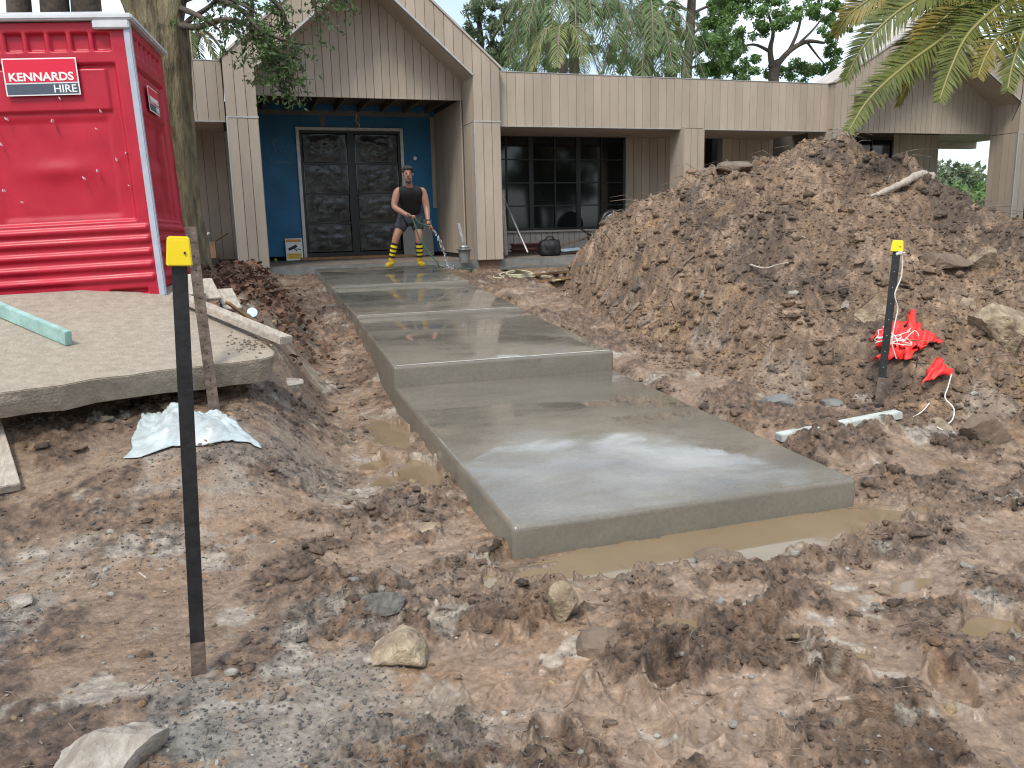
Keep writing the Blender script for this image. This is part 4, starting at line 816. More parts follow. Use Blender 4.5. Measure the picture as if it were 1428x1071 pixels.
# ------------------------------------------------------------------ boards
def board(name, p, q, wd, ht, material, label, up=(0, 0, 1), cat='board', bev=.004):
    mb = MB(); p, q = Vector(p), Vector(q); c = (p+q)/2; r = empty(name) if False else None
    mb.bar(p, q, wd, ht, up); o = mb.build(name, material, None, bevel=bev); return tag(o, label, cat)
board('timber_board', onslab(-70, 402, .055), onslab(96, 472, .05), .045, .095, M_teal, 'pale teal treated timber lying on edge across the old slab', up=sn)
board('timber_board', ony(246, 412, 6.95), ony(400, 475, 5.75), .10, .055, M_tim, 'long weathered white timber leaning off the right side of the old slab', bev=.006)
board('timber_board', surf(318, 440)+Vector((.0, -.1, .12)), surf(388, 482)+Vector((0, -.1, .06)), .10, .02, M_timb, 'raw brown plank under the long white timber')
for k, (x_, y_, lb) in enumerate(((266, 396, 'short grey board lying nearest the toilet behind the old slab'), (288, 402, 'short pale board in the middle of three behind the old slab'), (317, 416, 'short white board nearest the leaf litter behind the old slab'))):
    p = ony(x_-6, y_-12, 7.1+.1*k); q = ony(x_+8, y_+16, 6.9+.1*k); board('timber_board', p, q, .15, .03, M_tim, lb)
board('timber_board', surf(-14, 610)+Vector((0, 0, .12)), surf(12, 690)+Vector((0, 0, .03)), .12, .05, M_tim, 'end of a pale timber at the left edge of the mud')
board('timber_board', surf(1085, 613)+Vector((0, 0, .015)), surf(1252, 594)+Vector((0, 0, .085)), .09, .05, mat('pale_treated_timber', (.47, .50, .46), .7, var=.3, vscale=9, bump=.2), 'pale treated timber half buried in mud beside the front slab')
# ------------------------------------------------------------------ crumpled plastic sheet
cs_ = [surf(172, 645), surf(366, 632), surf(305, 580), surf(205, 578)]; nx2 = 70; u, v = np.meshgrid(np.linspace(0, 1, nx2), np.linspace(0, 1, nx2)); u, v = u.ravel(), v.ravel()
uu = u+.05*perlin(v*3, u*0, 601); vv = v+.08*perlin(u*4, v*0, 602)
P = sum(np.outer(w_, np.array(c)) for w_, c in zip(((1-uu)*(1-vv), uu*(1-vv), uu*vv, (1-uu)*vv), cs_))
ed = np.clip(np.minimum(np.minimum(u, 1-u), np.minimum(v, 1-v))*7, 0, 1)
fold = .07*np.exp(-((u-.30-.1*v)/.13)**2)+.08*np.exp(-((u-.66+.15*v)/.12)**2)+.07*np.abs(perlin(u*3.2, v*2.6, 603))+.02*np.abs(perlin(u*9, v*7, 604))
P[:, 2] = np.maximum(P[:, 2], height_all(P[:, 0], P[:, 1]))+.012+fold*.68*(.15+.85*ed); q = (np.arange(nx2-1)[:, None]*nx2+np.arange(nx2-1)[None]).ravel()
o = npmesh('plastic_sheet', P, np.stack([q, q+1, q+nx2+1, q+nx2], 1), M_tarp, smooth=True); md = o.modifiers.new('s', 'SOLIDIFY'); md.thickness = .004
tag(o, 'crumpled white and pale blue plastic sheet on the mud behind the black post', 'plastic sheet')
# ------------------------------------------------------------------ sticks
def stick(pts, r, label, cat='stick', material=None, name='stick', lift=.02):
    mb = MB(); c = spline([surf(*p)+Vector((0, 0, lift+(p2 if False else 0))) for p in pts for p2 in (0,)], 6); n = len(c); rr = [r*(1-.55*i/n)*(1+.15*math.sin(i*1.7)) for i in range(n)]
    mb.tube(c, rr, 7); return tag(mb.build(name, material or M_stick, None, smooth=True), label, cat)
stick([(1300, 256), (1282, 252), (1262, 262), (1240, 272), (1213, 284)], .055, 'pale curved log lying along the right crest of the heap', 'log', M_tim, 'log', .06)
stick([(968, 358), (952, 373), (934, 392)], .013, 'thin straight stick on the left part of the heap')
stick([(1046, 372), (1066, 377), (1084, 372), (1100, 369)], .010, 'thin pale curved root in the middle of the heap', 'root', M_tim, 'root')
stick([(880, 435), (892, 425), (870, 448)], .022, 'short broken stick at the foot of the left heap face')
stick([(1196, 248), (1206, 238), (1222, 232)], .012, 'grey twig poking up from the top of the heap by the window')
stick([(1237, 258), (1245, 244), (1252, 262)], .012, 'forked twig near the right crest of the heap')
stick([(1268, 348), (1272, 365), (1277, 385)], .006, 'hairlike root hanging right of the right post', 'root', None, 'root')
stick([(195, 805), (205, 812)], .008, 'tiny pale twig in the mud left of the black post', 'stick', M_tim)
stick([(725, 700), (750, 690)], .006, 'thin twig by the corner of the front slab')
# ------------------------------------------------------------------ things on and by the porch
def smb(name, fn, material, label, cat, parent=None, **k):
    mb = MB(); fn(mb); o = mb.build(name, material, parent, **k); return tag(o, label, cat) if parent is None else o
# security notice leaning by the door
ws = root('warning_sign', (1.2, YB-.25, ZF), 'small white and yellow camera warning sign leaning beside the entrance door', 'sign')
MS = Matrix.Translation((1.19, YB-.18, ZF+.01))@Matrix.Rotation(-.22, 4, 'X'); M_or = mat('orange_print', (.62, .26, .03), .5); M_ye = mat('yellow_print', (.78, .55, .03), .5)
def sb(nm, x0, x1, z0, z1, d, m_): mb = MB(); mb.box((x0, -d, z0), (x1, 0, z1), MS); return mb.build(nm, m_, ws)
sb('board', -.17, .17, 0, .46, .004, M_white); sb('header', -.15, .15, .38, .44, .006, M_or); sb('text_block', -.15, .15, .03, .15, .006, M_ye)
for z in (.05, .085, .115): sb('text_line', -.12, .12, z, z+.014, .0075, M_or)
mb = MB(); mb.bar(MS@Vector((-.11, -.006, .22)), MS@Vector((.06, -.006, .30)), .008, .07, up=(0, 0, 1)); mb.bar(MS@Vector((.05, -.006, .24)), MS@Vector((.13, -.006, .22)), .008, .014); mb.bar(MS@Vector((.0, -.006, .25)), MS@Vector((.05, -.006, .2)), .008, .02); mb.build('camera_symbol', M_black, ws)
# ball
mb = MB(); mb.lathe([(.035*math.sin(t), -.035*math.cos(t)) for t in np.linspace(.15, PI-.15, 9)], 12, Matrix.Translation((.78, YB-.55, ZF+.04))); tag(mb.build('tennis_ball', mat('ball_felt', (.32, .42, .03), .9), None, smooth=True), 'yellow-green ball on the porch floor by the blue wall', 'ball')
# grey sheet leaning behind the person
mb = MB(); mb.bar((3.83, YB-.16, ZF+.02), (3.83, YB-.03, ZF+.80), .66, .012, up=(0, -1, 0)); tag(mb.build('panel_sheet', mat('fibre_cement', (.27, .27, .255), .8, var=.1), None), 'plain grey cement sheet leaning on the blue wall behind the person', 'sheet')
# bucket with a trowel on it
bx_ = ony(648, 364, 14.75); bk = root('bucket', (bx_.x, bx_.y, .93), 'grey bucket with a flat lid and a scraper standing by the right porch post', 'bucket'); MT = Matrix.Translation((bx_.x, bx_.y, .93))
mb = MB(); mb.lathe([(.09, 0), (.115, .22), (.125, .222), (.125, .235)], 18, MT); mb.build('pail', M_foot, bk, smooth=False)
mb = MB(); mb.lathe([(.15, .237), (.155, .245), (.145, .255)], 18, MT); mb.build('lid', M_steel, bk); mb = MB(); mb.lathe([(.08, .257), (.10, .29), (.085, .31)], 14, MT); mb.build('dish', M_steel, bk)
mb = MB(); mb.bar(MT@Vector((-.02, -.02, .36)), MT@Vector((-.08, .05, .72)), .05, .012, up=(0, 1, 0)); mb.build('scraper', M_steel, bk)
# middle bay
mb = MB(); mb.tube([ony(703, 278, 16.3), ony(736, 352, 15.6)], .022, 8); tag(mb.build('prop_pole', M_steel, None), 'grey metal prop leaning right of the porch post in front of the big window', 'pole')
mb = MB(); mb.bar(ony(701, 265, 15.9), ony(706, 356, 15.9), .07, .02, up=(0, 1, 0)); tag(mb.build('upright_batten', M_tim, None), 'pale upright batten standing against the right porch post', 'batten')
for k, (y0, lb) in enumerate(((339, 'dark red steel beam lying on top under the window'), (346, 'dark red steel beam lying underneath on the floor'))):
    mb = MB(); a, b = ony(713, y0+2, 16.2), ony(762, y0, 16.3); mb.bar(a, b, .16, .025); mb.bar(a-Vector((0, 0, .05)), b-Vector((0, 0, .05)), .02, .075); tag(mb.build('steel_beam', mat('red_oxide', (.09, .028, .025), .6, var=.3), None), lb, 'beam', 'steel beams')
bg = ony(766, 354, 15.55); me = bpy.data.meshes.new('bag'); bm = bmesh.new(); bmesh.ops.create_icosphere(bm, subdivisions=4, radius=1)
V = np.array([v.co[:] for v in bm.verts]); V = np.sign(V)*np.abs(V)**.6; V *= 1+.16*fbm(V[:, 0]*2.2, V[:, 1]*2.2+V[:, 2]*1.7, 701, 3)[:, None]; V *= np.array([.22, .16, .17])
for v, c in zip(bm.verts, V): v.co = c
bm.to_mesh(me); bm.free(); me.materials.append(mat('black_bag', (.012, .012, .013), .55, var=.4, vscale=18, bump=.4)); me.polygons.foreach_set('use_smooth', [True]*len(me.polygons)); bo = root('tool_bag', (bg.x, bg.y, ZF), 'lumpy black tool bag on the floor under the big window', 'bag'); o = link('bag_body', me, bo); o.location = (bg.x, bg.y, ZF+.16)
mb = MB(); mb.tube(spline([(bg.x-.12, bg.y-.02, ZF+.3), (bg.x-.05, bg.y-.05, ZF+.38), (bg.x+.06, bg.y-.05, ZF+.37), (bg.x+.13, bg.y, ZF+.29)], 5), .014, 6); mb.build('handle', M_black, bo)
mb = MB(); mb.bar(ony(776, 350, 16.0), ony(824, 345, 16.3), .5, .02); tag(mb.build('insulation_board', mat('pale_blue_board', (.36, .50, .60), .5, var=.1), None), 'pale blue board lying on the floor right of the black bag', 'board')
mb = MB(); mb.bar(ony(772, 345, 15.8), ony(822, 331, 15.9), .05, .04); tag(mb.build('grey_bar', M_rust, None), 'dark square bar resting across the pale blue board', 'bar')
mb = MB()
for a, b in (((820, 322), (822, 352)), ((808, 318), (826, 330)), ((826, 328), (842, 326)), ((826, 340), (840, 352))): mb.bar(ony(*a, 15.7), ony(*b, 15.75), .035, .035, up=(0, 1, .1))
mb.tube([ony(834, 336, 15.7), ony(834, 336, 15.95)], .12, 14); tag(mb.build('site_machine', M_black, None), 'black wheeled site machine by the foot of the heap', 'machine')
wh = ony(853, 312, 15.9); cw = root('mirrored_wheel', wh, 'black tyre with a spoked alloy rim added as a car reflection in the big window', 'wheel'); WM = Matrix.Translation(wh)@Matrix.Rotation(PI/2, 4, 'X')  # wheel added to stand in for a car mirrored in the window
mb = MB(); R0 = .30; pr = [(.20, -.09), (.26, -.10), (R0, -.07), (R0+.01, 0), (R0, .07), (.26, .10), (.20, .09)]; mb.lathe(pr, 28, WM); mb.build('tyre', M_black, cw, smooth=True)
mb = MB(); mb.lathe([(.205, .092), (.215, .097), (.195, .105), (.185, .09)], 28, WM); mb.build('rim', M_steel, cw); mb = MB(); mb.lathe([(.045, .09), (.045, .11), (.03, .115)], 14, WM); mb.build('hub', M_steel, cw)
for k in range(9): t = k*2*PI/9; mb = MB(); mb.bar(WM@Vector((.03*math.cos(t), .03*math.sin(t), .10)), WM@Vector((.2*math.cos(t), .2*math.sin(t), .10)), .022, .012, up=(0, 1, 0)); mb.build('spoke', M_steel, cw)
# timbers and flattened offcuts on the ground in front of the middle bay
for k, (a, b, m_, lb) in enumerate((((700, 377), (830, 371), M_foot, 'grey timber rail along the foot of the middle bay'), ((745, 386), (815, 380), M_timb, 'orange-brown plank on the ground behind the hose coil'), ((755, 395), (800, 390), M_timb, 'short orange-brown offcut right of the hose coil'), ((770, 383), (835, 384), M_tim, 'pale batten on the ground near the heap'))):
    p, q = surf(*a), surf(*b); p.z += .03; q.z += .03; mb = MB(); mb.bar(p, q, .10, .035); tag(mb.build('offcut', m_, None), lb, 'timber')
# hose coil and green hose
c0 = surf(716, 388); mb = MB()
for k in range(3):
    r = .30-.05*k; mb.tube([c0+Vector((r*1.15*math.cos(t)+.06*k, r*math.sin(t), .025+.02*k+.05*max(0, math.sin(t)))) for t in np.linspace(0, 2*PI, 30)], .013, 6, cap=False)
mb.tube(spline([c0+Vector((.0, -.30, .03)), c0+Vector((.5, -.34, .03))]+[surf(*p)+Vector((0, 0, .04)) for p in ((770, 395), (790, 393), (825, 392))], 8), .013, 6); tag(mb.build('hose_coil', M_cream, None, smooth=True), 'coiled cream garden hose on the ground by the right porch post', 'hose')
# left recess: carton and clutter
cb = ony(283, 362, 16.2); ct = root('cardboard_box', (cb.x, cb.y, ZF), 'open brown cardboard box in the left recess behind the tree trunk', 'box')
mb = MB(); x, y = cb.x, cb.y; mb.box((x-.3, y-.2, ZF+.16), (x+.24, y+.2, ZF+.46)); mb.build('carton', M_card, ct)
mb = MB(); mb.bar((x-.3, y+.19, ZF+.46), (x-.26, y+.24, ZF+.72), .5, .008, up=(0, -1, 0)); mb.build('flap', M_card, ct); mb = MB(); mb.bar((x+.24, y, ZF+.46), (x+.47, y-.02, ZF+.60), .38, .008, up=(0, 0, 1)); mb.build('flap', M_card, ct)
mb = MB(); mb.bar((x-.05, y-.1, ZF+.46), (x+.14, y-.05, ZF+.62), .2, .01); mb.build('paper', M_white, ct); mb = MB(); mb.box((x-.34, y-.24, ZF+.006), (x+.28, y+.22, ZF+.155)); mb.build('crate', M_dark, ct)
p = surf(352, 441); mb = MB(); mb.lathe([(.035, -.005), (.04, .09), (.043, .092)], 14, Matrix.Translation(p)@Matrix.Rotation(1.1, 4, 'X')); tag(mb.build('paper_cup', mat('cup_print', (.55, .72, .8), .5, var=.3, vscale=20), None), 'small blue and white cup lying in the leaf litter', 'cup')
# ------------------------------------------------------------------ leaves
def leaf_quads(C, n_per, size, elong=2.2, spread=None, droop=0., flat=0.):
    """C (k,3) centres, spread (k,) radius -> diamond leaves"""
    k = len(C); N_ = k*n_per; c = np.repeat(C, n_per, 0); r = np.repeat(spread, n_per)
    d = rng.normal(size=(N_, 3)); d /= np.linalg.norm(d, axis=1)[:, None]; c = c+d*(r*rng.uniform(.15, 1, N_)**.6)[:, None]*np.array([1, 1, .8])
    a = rng.normal(size=(N_, 3)); a[:, 2] = a[:, 2]*(1-flat)-droop; a /= np.linalg.norm(a, axis=1)[:, None]
    b = np.cross(a, rng.normal(size=(N_, 3))); b /= np.linalg.norm(b, axis=1)[:, None]; s_ = (size*rng.uniform(.6, 1.3, N_))[:, None]
    V = np.stack([c-a*s_*elong/2, c+b*s_*.5, c+a*s_*elong/2, c-b*s_*.5], 1).reshape(-1, 3); return V, np.arange(N_*4).reshape(-1, 4)
def tree(name, label, base, trunk, limbs, clumps, lm, bm_, n_per, size, elong=2.2, cat='tree', group=None, droop=0., sub=5, jitter=.45):
    """trunk: [(point, radius)], limbs: [[(point, radius)...]], clumps: [(centre, radius)]"""
    r = root(name, base, label, cat, group); mb = MB(); c = spline([p for p, _ in trunk], 5); rr = np.interp(np.linspace(0, 1, len(c)), np.linspace(0, 1, len(trunk)), [q for _, q in trunk]); mb.tube(c, list(rr), 12)
    for lb in limbs:
        c = spline([p for p, _ in lb], 5); rr = np.interp(np.linspace(0, 1, len(c)), np.linspace(0, 1, len(lb)), [q for _, q in lb]); mb.tube(c, list(rr), 6)
    mb.build('trunk', bm_, r, smooth=True)
    C, Sp = [], []
    for cc, rad in clumps:
        for _ in range(sub):
            d = Vector((random.gauss(0, 1), random.gauss(0, 1), random.gauss(0, .7))); d = d.normalized()*rad*random.uniform(.2, 1); C.append(np.array(Vector(cc)+d)); Sp.append(rad*jitter*random.uniform(.6, 1.2))
    if C: V, F = leaf_quads(np.array(C), n_per, size, elong, np.array(Sp), droop); npmesh('crown', V, F, lm, r)
    return r
def frond(mb_r, LV, LF, pts, n, ll, r0=.02, width=.022, droop=.25, ang=.75, vee=.35, plumose=0., tipshort=.55, face=None):
    """feather leaf along a curve: rachis into mb_r, leaflets appended to LV / LF"""
    c = spline(pts, 8); m_ = len(c); mb_r.tube(c, [r0*(1-.8*i/m_)+.003 for i in range(m_)], 5); cum = [0]
    for i in range(1, m_): cum.append(cum[-1]+(c[i]-c[i-1]).length)
    for k in range(n):
        s_ = .06+.94*k/(n-1); t = s_*cum[-1]; i = max(1, min(m_-1, int(np.searchsorted(cum, t)))); f = (t-cum[i-1])/max(1e-6, cum[i]-cum[i-1]); p = c[i-1].lerp(c[i], min(1, f)); d = (c[i]-c[i-1]).normalized()
        side = d.cross(Vector((0, 0, 1)) if face is None else face); side = side.normalized() if side.length > 1e-3 else Vector((1, 0, 0)); upv = side.cross(d).normalized()
        L_ = ll*(.35+.65*math.sin(PI*min(1, .18+s_*.72)))*(1 if s_ < .85 else 1-tipshort*(s_-.85)/.15)
        for sg in (-1, 1):
            a2 = ang+random.uniform(-.12, .12); q = (d*math.cos(a2)+side*sg*math.sin(a2)+upv*(vee+random.uniform(-.15, .15)+plumose*random.uniform(-1, 1))).normalized(); wv = q.cross(upv).normalized()*width/2; l2 = L_*random.uniform(.85, 1.1)
            e1 = p+q*l2*.55+Vector((0, 0, -droop*l2*.15)); e2 = p+q*l2+Vector((0, 0, -droop*l2*.6)); o = len(LV); LV += [p-wv*.6, p+wv*.6, e1-wv, e1+wv, e2]; LF += [(o, o+1, o+3, o+2), (o+2, o+3, o+4, o+4)]
def tri_fix(LF): return [f if f[2] != f[3] else f[:3] for f in LF]
def palm(name, label, base, top, tr, fronds, n, ll, lm, bark, width=.03, droop=.4, ang=.8, vee=.2, plum=0., cat='palm tree', r0=.03, split=None, faces=None):
    r = root(name, base, label, cat); mb = MB(); mb.tube(spline([base, (Vector(base)+Vector(top))/2, top], 6), tr, 12); mb.build('trunk', bark, r, smooth=True)
    for k, f in enumerate(fronds):
        LV, LF = [], []; rb = MB(); frond(rb, LV, LF, f, n, ll, r0, width, droop, ang, vee, plum, face=faces[k] if faces else None); st = rb.build('frond', M_stick if lm is not M_palm else mat('palm_rib', (.22, .20, .06), .5), r, smooth=True)
        lb = MB(); lb.add(LV, [q if q[2] != q[3] else q[:3] for q in LF]); lf = lb.build('leaflets', lm if split is None else split[k % len(split)], st)
    return r
def arch(top, az, ln, rise, fall):
    t = Vector(top); d = Vector((math.cos(az), math.sin(az), 0)); return [t, t+d*ln*.3+Vector((0, 0, rise)), t+d*ln*.65+Vector((0, 0, rise*.75-fall*.25)), t+d*ln*.92+Vector((0, 0, rise*.1-fall*.8)), t+d*ln+Vector((0, 0, -fall))]
V3 = lambda *a: Vector(a)
# mossy tree behind the toilet, its branches hanging in front of the gable
YT = 9.6; tb = ony(262, 340, YT); tb.z = .55
def tpt(px, py, dy=0): return ony(px, py, YT+dy)
r = root('mossy_tree', tb, 'thick mossy tree trunk behind the toilet with leafy branches hanging over the gable', 'tree'); mb = MB()
tr_pts = [(tb, .27), (tpt(251, 300), .205), (tpt(243, 220), .20), (tpt(237, 150), .20), (tpt(231, 90), .215), (tpt(225, 40), .235)]
c = spline([p for p, _ in tr_pts], 8); rr = np.interp(np.linspace(0, 1, len(c)), np.linspace(0, 1, len(tr_pts)), [q for _, q in tr_pts]); vs, fs = [], []; nn = 40
for i, p in enumerate(c):
    for k in range(nn):
        t = 2*PI*k/nn; q = rr[i]*(1+.10*math.sin(3*t+i*.05)+.07*math.sin(7*t+1+i*.03)+.05*float(perlin(np.array([t*2.5]), np.array([i*.35]), 801)[0])); vs.append(p+V3(q*math.cos(t), q*math.sin(t), 0))
for i in range(len(c)-1):
    for k in range(nn): fs.append((i*nn+k, i*nn+(k+1) % nn, (i+1)*nn+(k+1) % nn, (i+1)*nn+k))
mb.add(vs, fs)
for P_ in ([(tpt(222, 55), .16), (tpt(205, 15), .14), (tpt(190, -40), .12), (tpt(170, -140), .09)], [(tpt(232, 50), .15), (tpt(240, 0), .14), (tpt(252, -60), .11), (tpt(262, -160), .08)], [(tpt(218, 60), .12), (tpt(196, 40), .09), (tpt(180, 5), .07), (tpt(150, -60), .05)]):
    c = spline([p for p, _ in P_], 5); mb.tube(c, list(np.interp(np.linspace(0, 1, len(c)), np.linspace(0, 1, len(P_)), [q for _, q in P_])), 12)
mb.build('trunk', M_bark, r, smooth=True)
br = MB(); C, Sp = [], []
BR = [[(236, 62), (262, 30), (288, 12), (310, -5), (350, -20)], [(244, 35), (275, 38), (310, 28), (345, 35), (372, 62), (385, 95), (392, 128)], [(250, -30), (320, -25), (380, 0), (400, 35), (402, 80), (398, 110)], [(252, -60), (340, -60), (420, -30), (438, 0), (440, 22)], [(252, -70), (330, -40), (352, 5), (350, 40), (372, 100)], [(250, -80), (420, -70), (470, -25), (484, 5)], [(246, 10), (268, 18), (292, 30), (306, 42)], [(244, 5), (290, -10), (335, 5), (362, 22)], [(250, -20), (330, 10), (368, 45), (420, 62)]]
for bi, b in enumerate(BR):
    dz = random.uniform(-.9, -.2); c = spline([ony(x_, y_, YT+dz*min(1, k/2)) for k, (x_, y_) in enumerate(b)], 7); n = len(c); br.tube(c, [.035*(1-.85*i/n)+.003 for i in range(n)], 5)
    for i in range(n//2 if bi not in (1, 2) else n//3, n):
        for _ in range(2 if bi in (1, 2, 4, 8) else 1):
            e = c[i]+V3(random.gauss(0, .16), random.gauss(0, .2), random.gauss(-.06, .13)); br.tube([c[i], (c[i]+e)/2+V3(0, 0, .02), e], [.005, .004, .002], 3)
            for f in (.35, .6, .85, 1.05): C.append(np.array(c[i].lerp(e, f))); Sp.append(.065)
br.build('branches', M_bark2, r, smooth=True)
Vq, Fq = leaf_quads(np.array(C), 3, .026, 2.6, np.array(Sp), droop=.5); npmesh('foliage', Vq, Fq, leafmat('leaf_fern', (.10, .17, .05), (.05, .09, .03)), r)
Cc, Sc = [], []
for _ in range(60): Cc.append(np.array(tb+V3(random.uniform(-2, 1.2), random.uniform(-1.2, 1.2), random.uniform(6.0, 8)))); Sc.append(random.uniform(.3, .55))
Vq, Fq = leaf_quads(np.array(Cc), 60, .06, 2.4, np.array(Sc)); npmesh('crown', Vq, Fq, M_leafD, r)
# stems rising behind the toilet roof
for k, (px, lb, rad) in enumerate(((22, 'leftmost dark trunk rising behind the toilet roof', .16), (72, 'middle dark trunk rising behind the toilet roof', .19), (116, 'right dark trunk rising behind the toilet roof, nearest the mossy tree', .2))):
    b = ony(px+30, 360, 12.5); b.z = .7; t = ony(px-6, -120, 12.3); tree('background_tree', lb, b, [(b, rad*1.25), ((b+t)/2, rad), (t, rad*.8)], [], [(t+V3(0, 0, 1.2), 1.2)], M_leafD, M_bark2, 120, .07, group=None)
mb = MB(); Cc = []
for _ in range(26): x_, y_ = random.uniform(0, 200), random.gauss(-8, 12); Cc.append(np.array(ony(x_, y_, 11.8)))
# queen palms behind the house
for k, (px, py, Y_, lb) in enumerate(((800, 8, 27., 'feathery palm behind the flat roof, left of the pair'), (905, 62, 29., 'lower feathery palm behind the flat roof, left of the pine'), (742, 62, 30., 'small feathery palm behind the roof beside the greyish gum tree'))):
    t = ony(px, py, Y_); b = Vector((t.x, t.y, .2)); fr = []; nf = (30, 22, 18)[k]
    for j in range(nf):
        az = j*2.399+k; lay = j/nf; fr.append(arch(t, az, (2.6, 2.1, 1.7)[k]*random.uniform(.85, 1.1), 1.3*(1-lay)+.25, .3+1.9*lay))
    palm('feather_palm', lb, b, t, .17, fr, 44, .62, M_palmq, M_bark2, width=.03, droop=1.0, ang=.9, vee=.15, plum=.5, r0=.03)
t = ony(785, 84, 25.); fr = [arch(t, j*2*PI/9, 1.3, .9, .4) for j in range(9)]; palm('young_palm', 'yellow-green young palm tips just above the flat roof', Vector((t.x, t.y, .4)), t, .12, fr, 30, .5, leafmat('palm_yellowgreen', (.26, .30, .09), (.15, .2, .06)), M_bark2, width=.035, droop=.6)
t = ony(268, 92, 22.); fr = [arch(t, j*2*PI/11+.2, 1.0, .75, .15) for j in range(11)]; palm('palm_crown', 'palm tips showing above the left flat roof beside the mossy trunk', Vector((t.x, t.y, .6)), t, .2, fr, 32, .3, leafmat('palm_green2', (.14, .17, .05), (.07, .1, .03)), M_bark2, width=.03, droop=.3, ang=.6)
# gum tree, pine and spreading tree
b = ony(676, 110, 30.); b.z = .2; T = lambda px, py, Y_=30.: ony(px, py, Y_)
tree('gum_tree', 'greyish slender gum tree right of the left gable', b, [(b, .16), (T(672, 90), .12), (T(668, 30), .09), (T(660, -30), .06)], [[(T(672, 80), .06), (T(690, 50), .04), (T(705, 20), .02)], [(T(670, 60), .05), (T(655, 30), .03), (T(648, 10), .02)]], [(T(662, 15), .7), (T(655, 45), .6), (T(690, 40), .7), (T(680, 75), .6), (T(700, 10), .7), (T(672, -15), .9), (T(712, 60), .6), (T(690, 92), .6)], M_leafG, M_bark2, 55, .07, 3.2, droop=.6, sub=9, jitter=.4)
b = T(957, 110, 33.); b.z = 0; pb = [(T(957, 108, 33.), .24), (T(961, 70, 33.), .22), (T(963, 30, 33.), .2), (T(965, -20, 33.), .17), (T(962, -90, 33.), .1)]; lim, cl_ = [], []
for (x0, y0), (x1, y1) in (((962, 50), (1010, 30)), ((963, 20), (1030, 5)), ((962, 60), (915, 40)), ((963, 15), (900, 12)), ((964, -5), (1035, -20)), ((962, 85), (1010, 62)), ((961, 88), (915, 70)), ((962, 95), (1000, 100)), ((964, 0), (940, -20)), ((962, 70), (985, 60))):
    a, e = T(x0, y0, 33.), T(x1, y1, 33.+random.uniform(-1, 1)); lim.append([(a, .07), ((a+e)/2+V3(0, 0, .2), .045), (e, .02)])
    for f in (.45, .7, .9, 1.05): cl_.append((a.lerp(e, f)+V3(0, 0, .15), .42))
tree('pine_tree', 'dark pine tree with a bare upright trunk behind the flat roof', b, [(b, .26)]+pb, lim, cl_, M_pine, M_bark2, 46, .05, 5., sub=6, jitter=.55, droop=-.5)
for px, py in ((952, 42), (930, 50)): cl_2 = [(T(px, py, 32.6), .3)]
tree('dead_branch', 'rust-brown dead pine foliage hanging left of the pine trunk', T(940, 48, 32.5), [(T(962, 45, 33.), .03), (T(932, 50, 32.5), .02)], [], [(T(946, 44, 32.5), .32), (T(928, 50, 32.5), .28)], leafmat('dead_needles', (.22, .09, .04), (.13, .06, .035)), M_bark2, 30, .05, 4., cat='branch')
b = T(1078, 112, 31.); b.z = .1; tk = [(b, .26), (T(1079, 108, 31.), .22), (T(1078, 95, 31.), .2)]
tree('spreading_tree', 'spreading tree with crooked dark limbs left of the right gable', b, tk, [[(T(1078, 100, 31.), .15), (T(1074, 70, 31.), .12), (T(1078, 45, 31.), .08), (T(1070, 15, 31.), .05)], [(T(1078, 98, 31.), .16), (T(1100, 72, 31.), .12), (T(1125, 58, 31.), .09), (T(1150, 60, 31.), .05)], [(T(1098, 76, 31.), .1), (T(1112, 45, 31.), .07), (T(1120, 10, 31.), .04)], [(T(1074, 72, 31.), .08), (T(1050, 62, 31.), .05), (T(1020, 70, 31.), .03)], [(T(1125, 58, 31.), .06), (T(1140, 78, 31.), .04), (T(1155, 95, 31.), .02)], [(T(1115, 60, 31.), .07), (T(1135, 40, 31.), .05), (T(1150, 20, 31.), .03)]],
     [(T(x_, y_, 31.+random.uniform(-1.2, 1.2)), .62) for x_, y_ in ((1055, 22), (1085, 8), (1115, 18), (1145, 25), (1160, 45), (1030, 45), (1062, 42), (1095, 30), (1130, 8), (1165, 5), (1040, 5), (1015, 85), (1045, 95), (1110, 95), (1150, 95), (1130, 100), (1160, 75), (1020, 20), (1005, 60), (1030, 100), (1075, -10), (1105, -15), (1180, 25), (1085, 100))], M_leafM, M_bark2, 110, .075, 2.0, sub=7, jitter=.42)
tree('background_tree', 'bushy green tree filling in between the gum and the palms', T(770, 110, 36.), [(Vector((T(770, 110, 36.).x, 36., -1)), .2), (T(765, 40, 36.), .12)], [], [(T(x_, y_, 36.+random.uniform(-1, 1)), .7) for x_, y_ in ((725, 90), (750, 60), (780, 85), (820, 70), (850, 90), (880, 85), (735, 30), (865, 55), (840, 30), (900, 100), (930, 100), (985, 100), (1005, 90), (700, 70), (690, 100), (660, 80), (915, 60), (890, 30), (940, 80), (1000, 40), (800, 40), (820, 10), (860, 5), (900, 8), (930, 25), (990, 20), (1012, 8), (760, 12), (715, 8), (945, 60), (1020, 75))], M_leafG, M_bark2, 90, .085, 2.2, sub=6, jitter=.45)
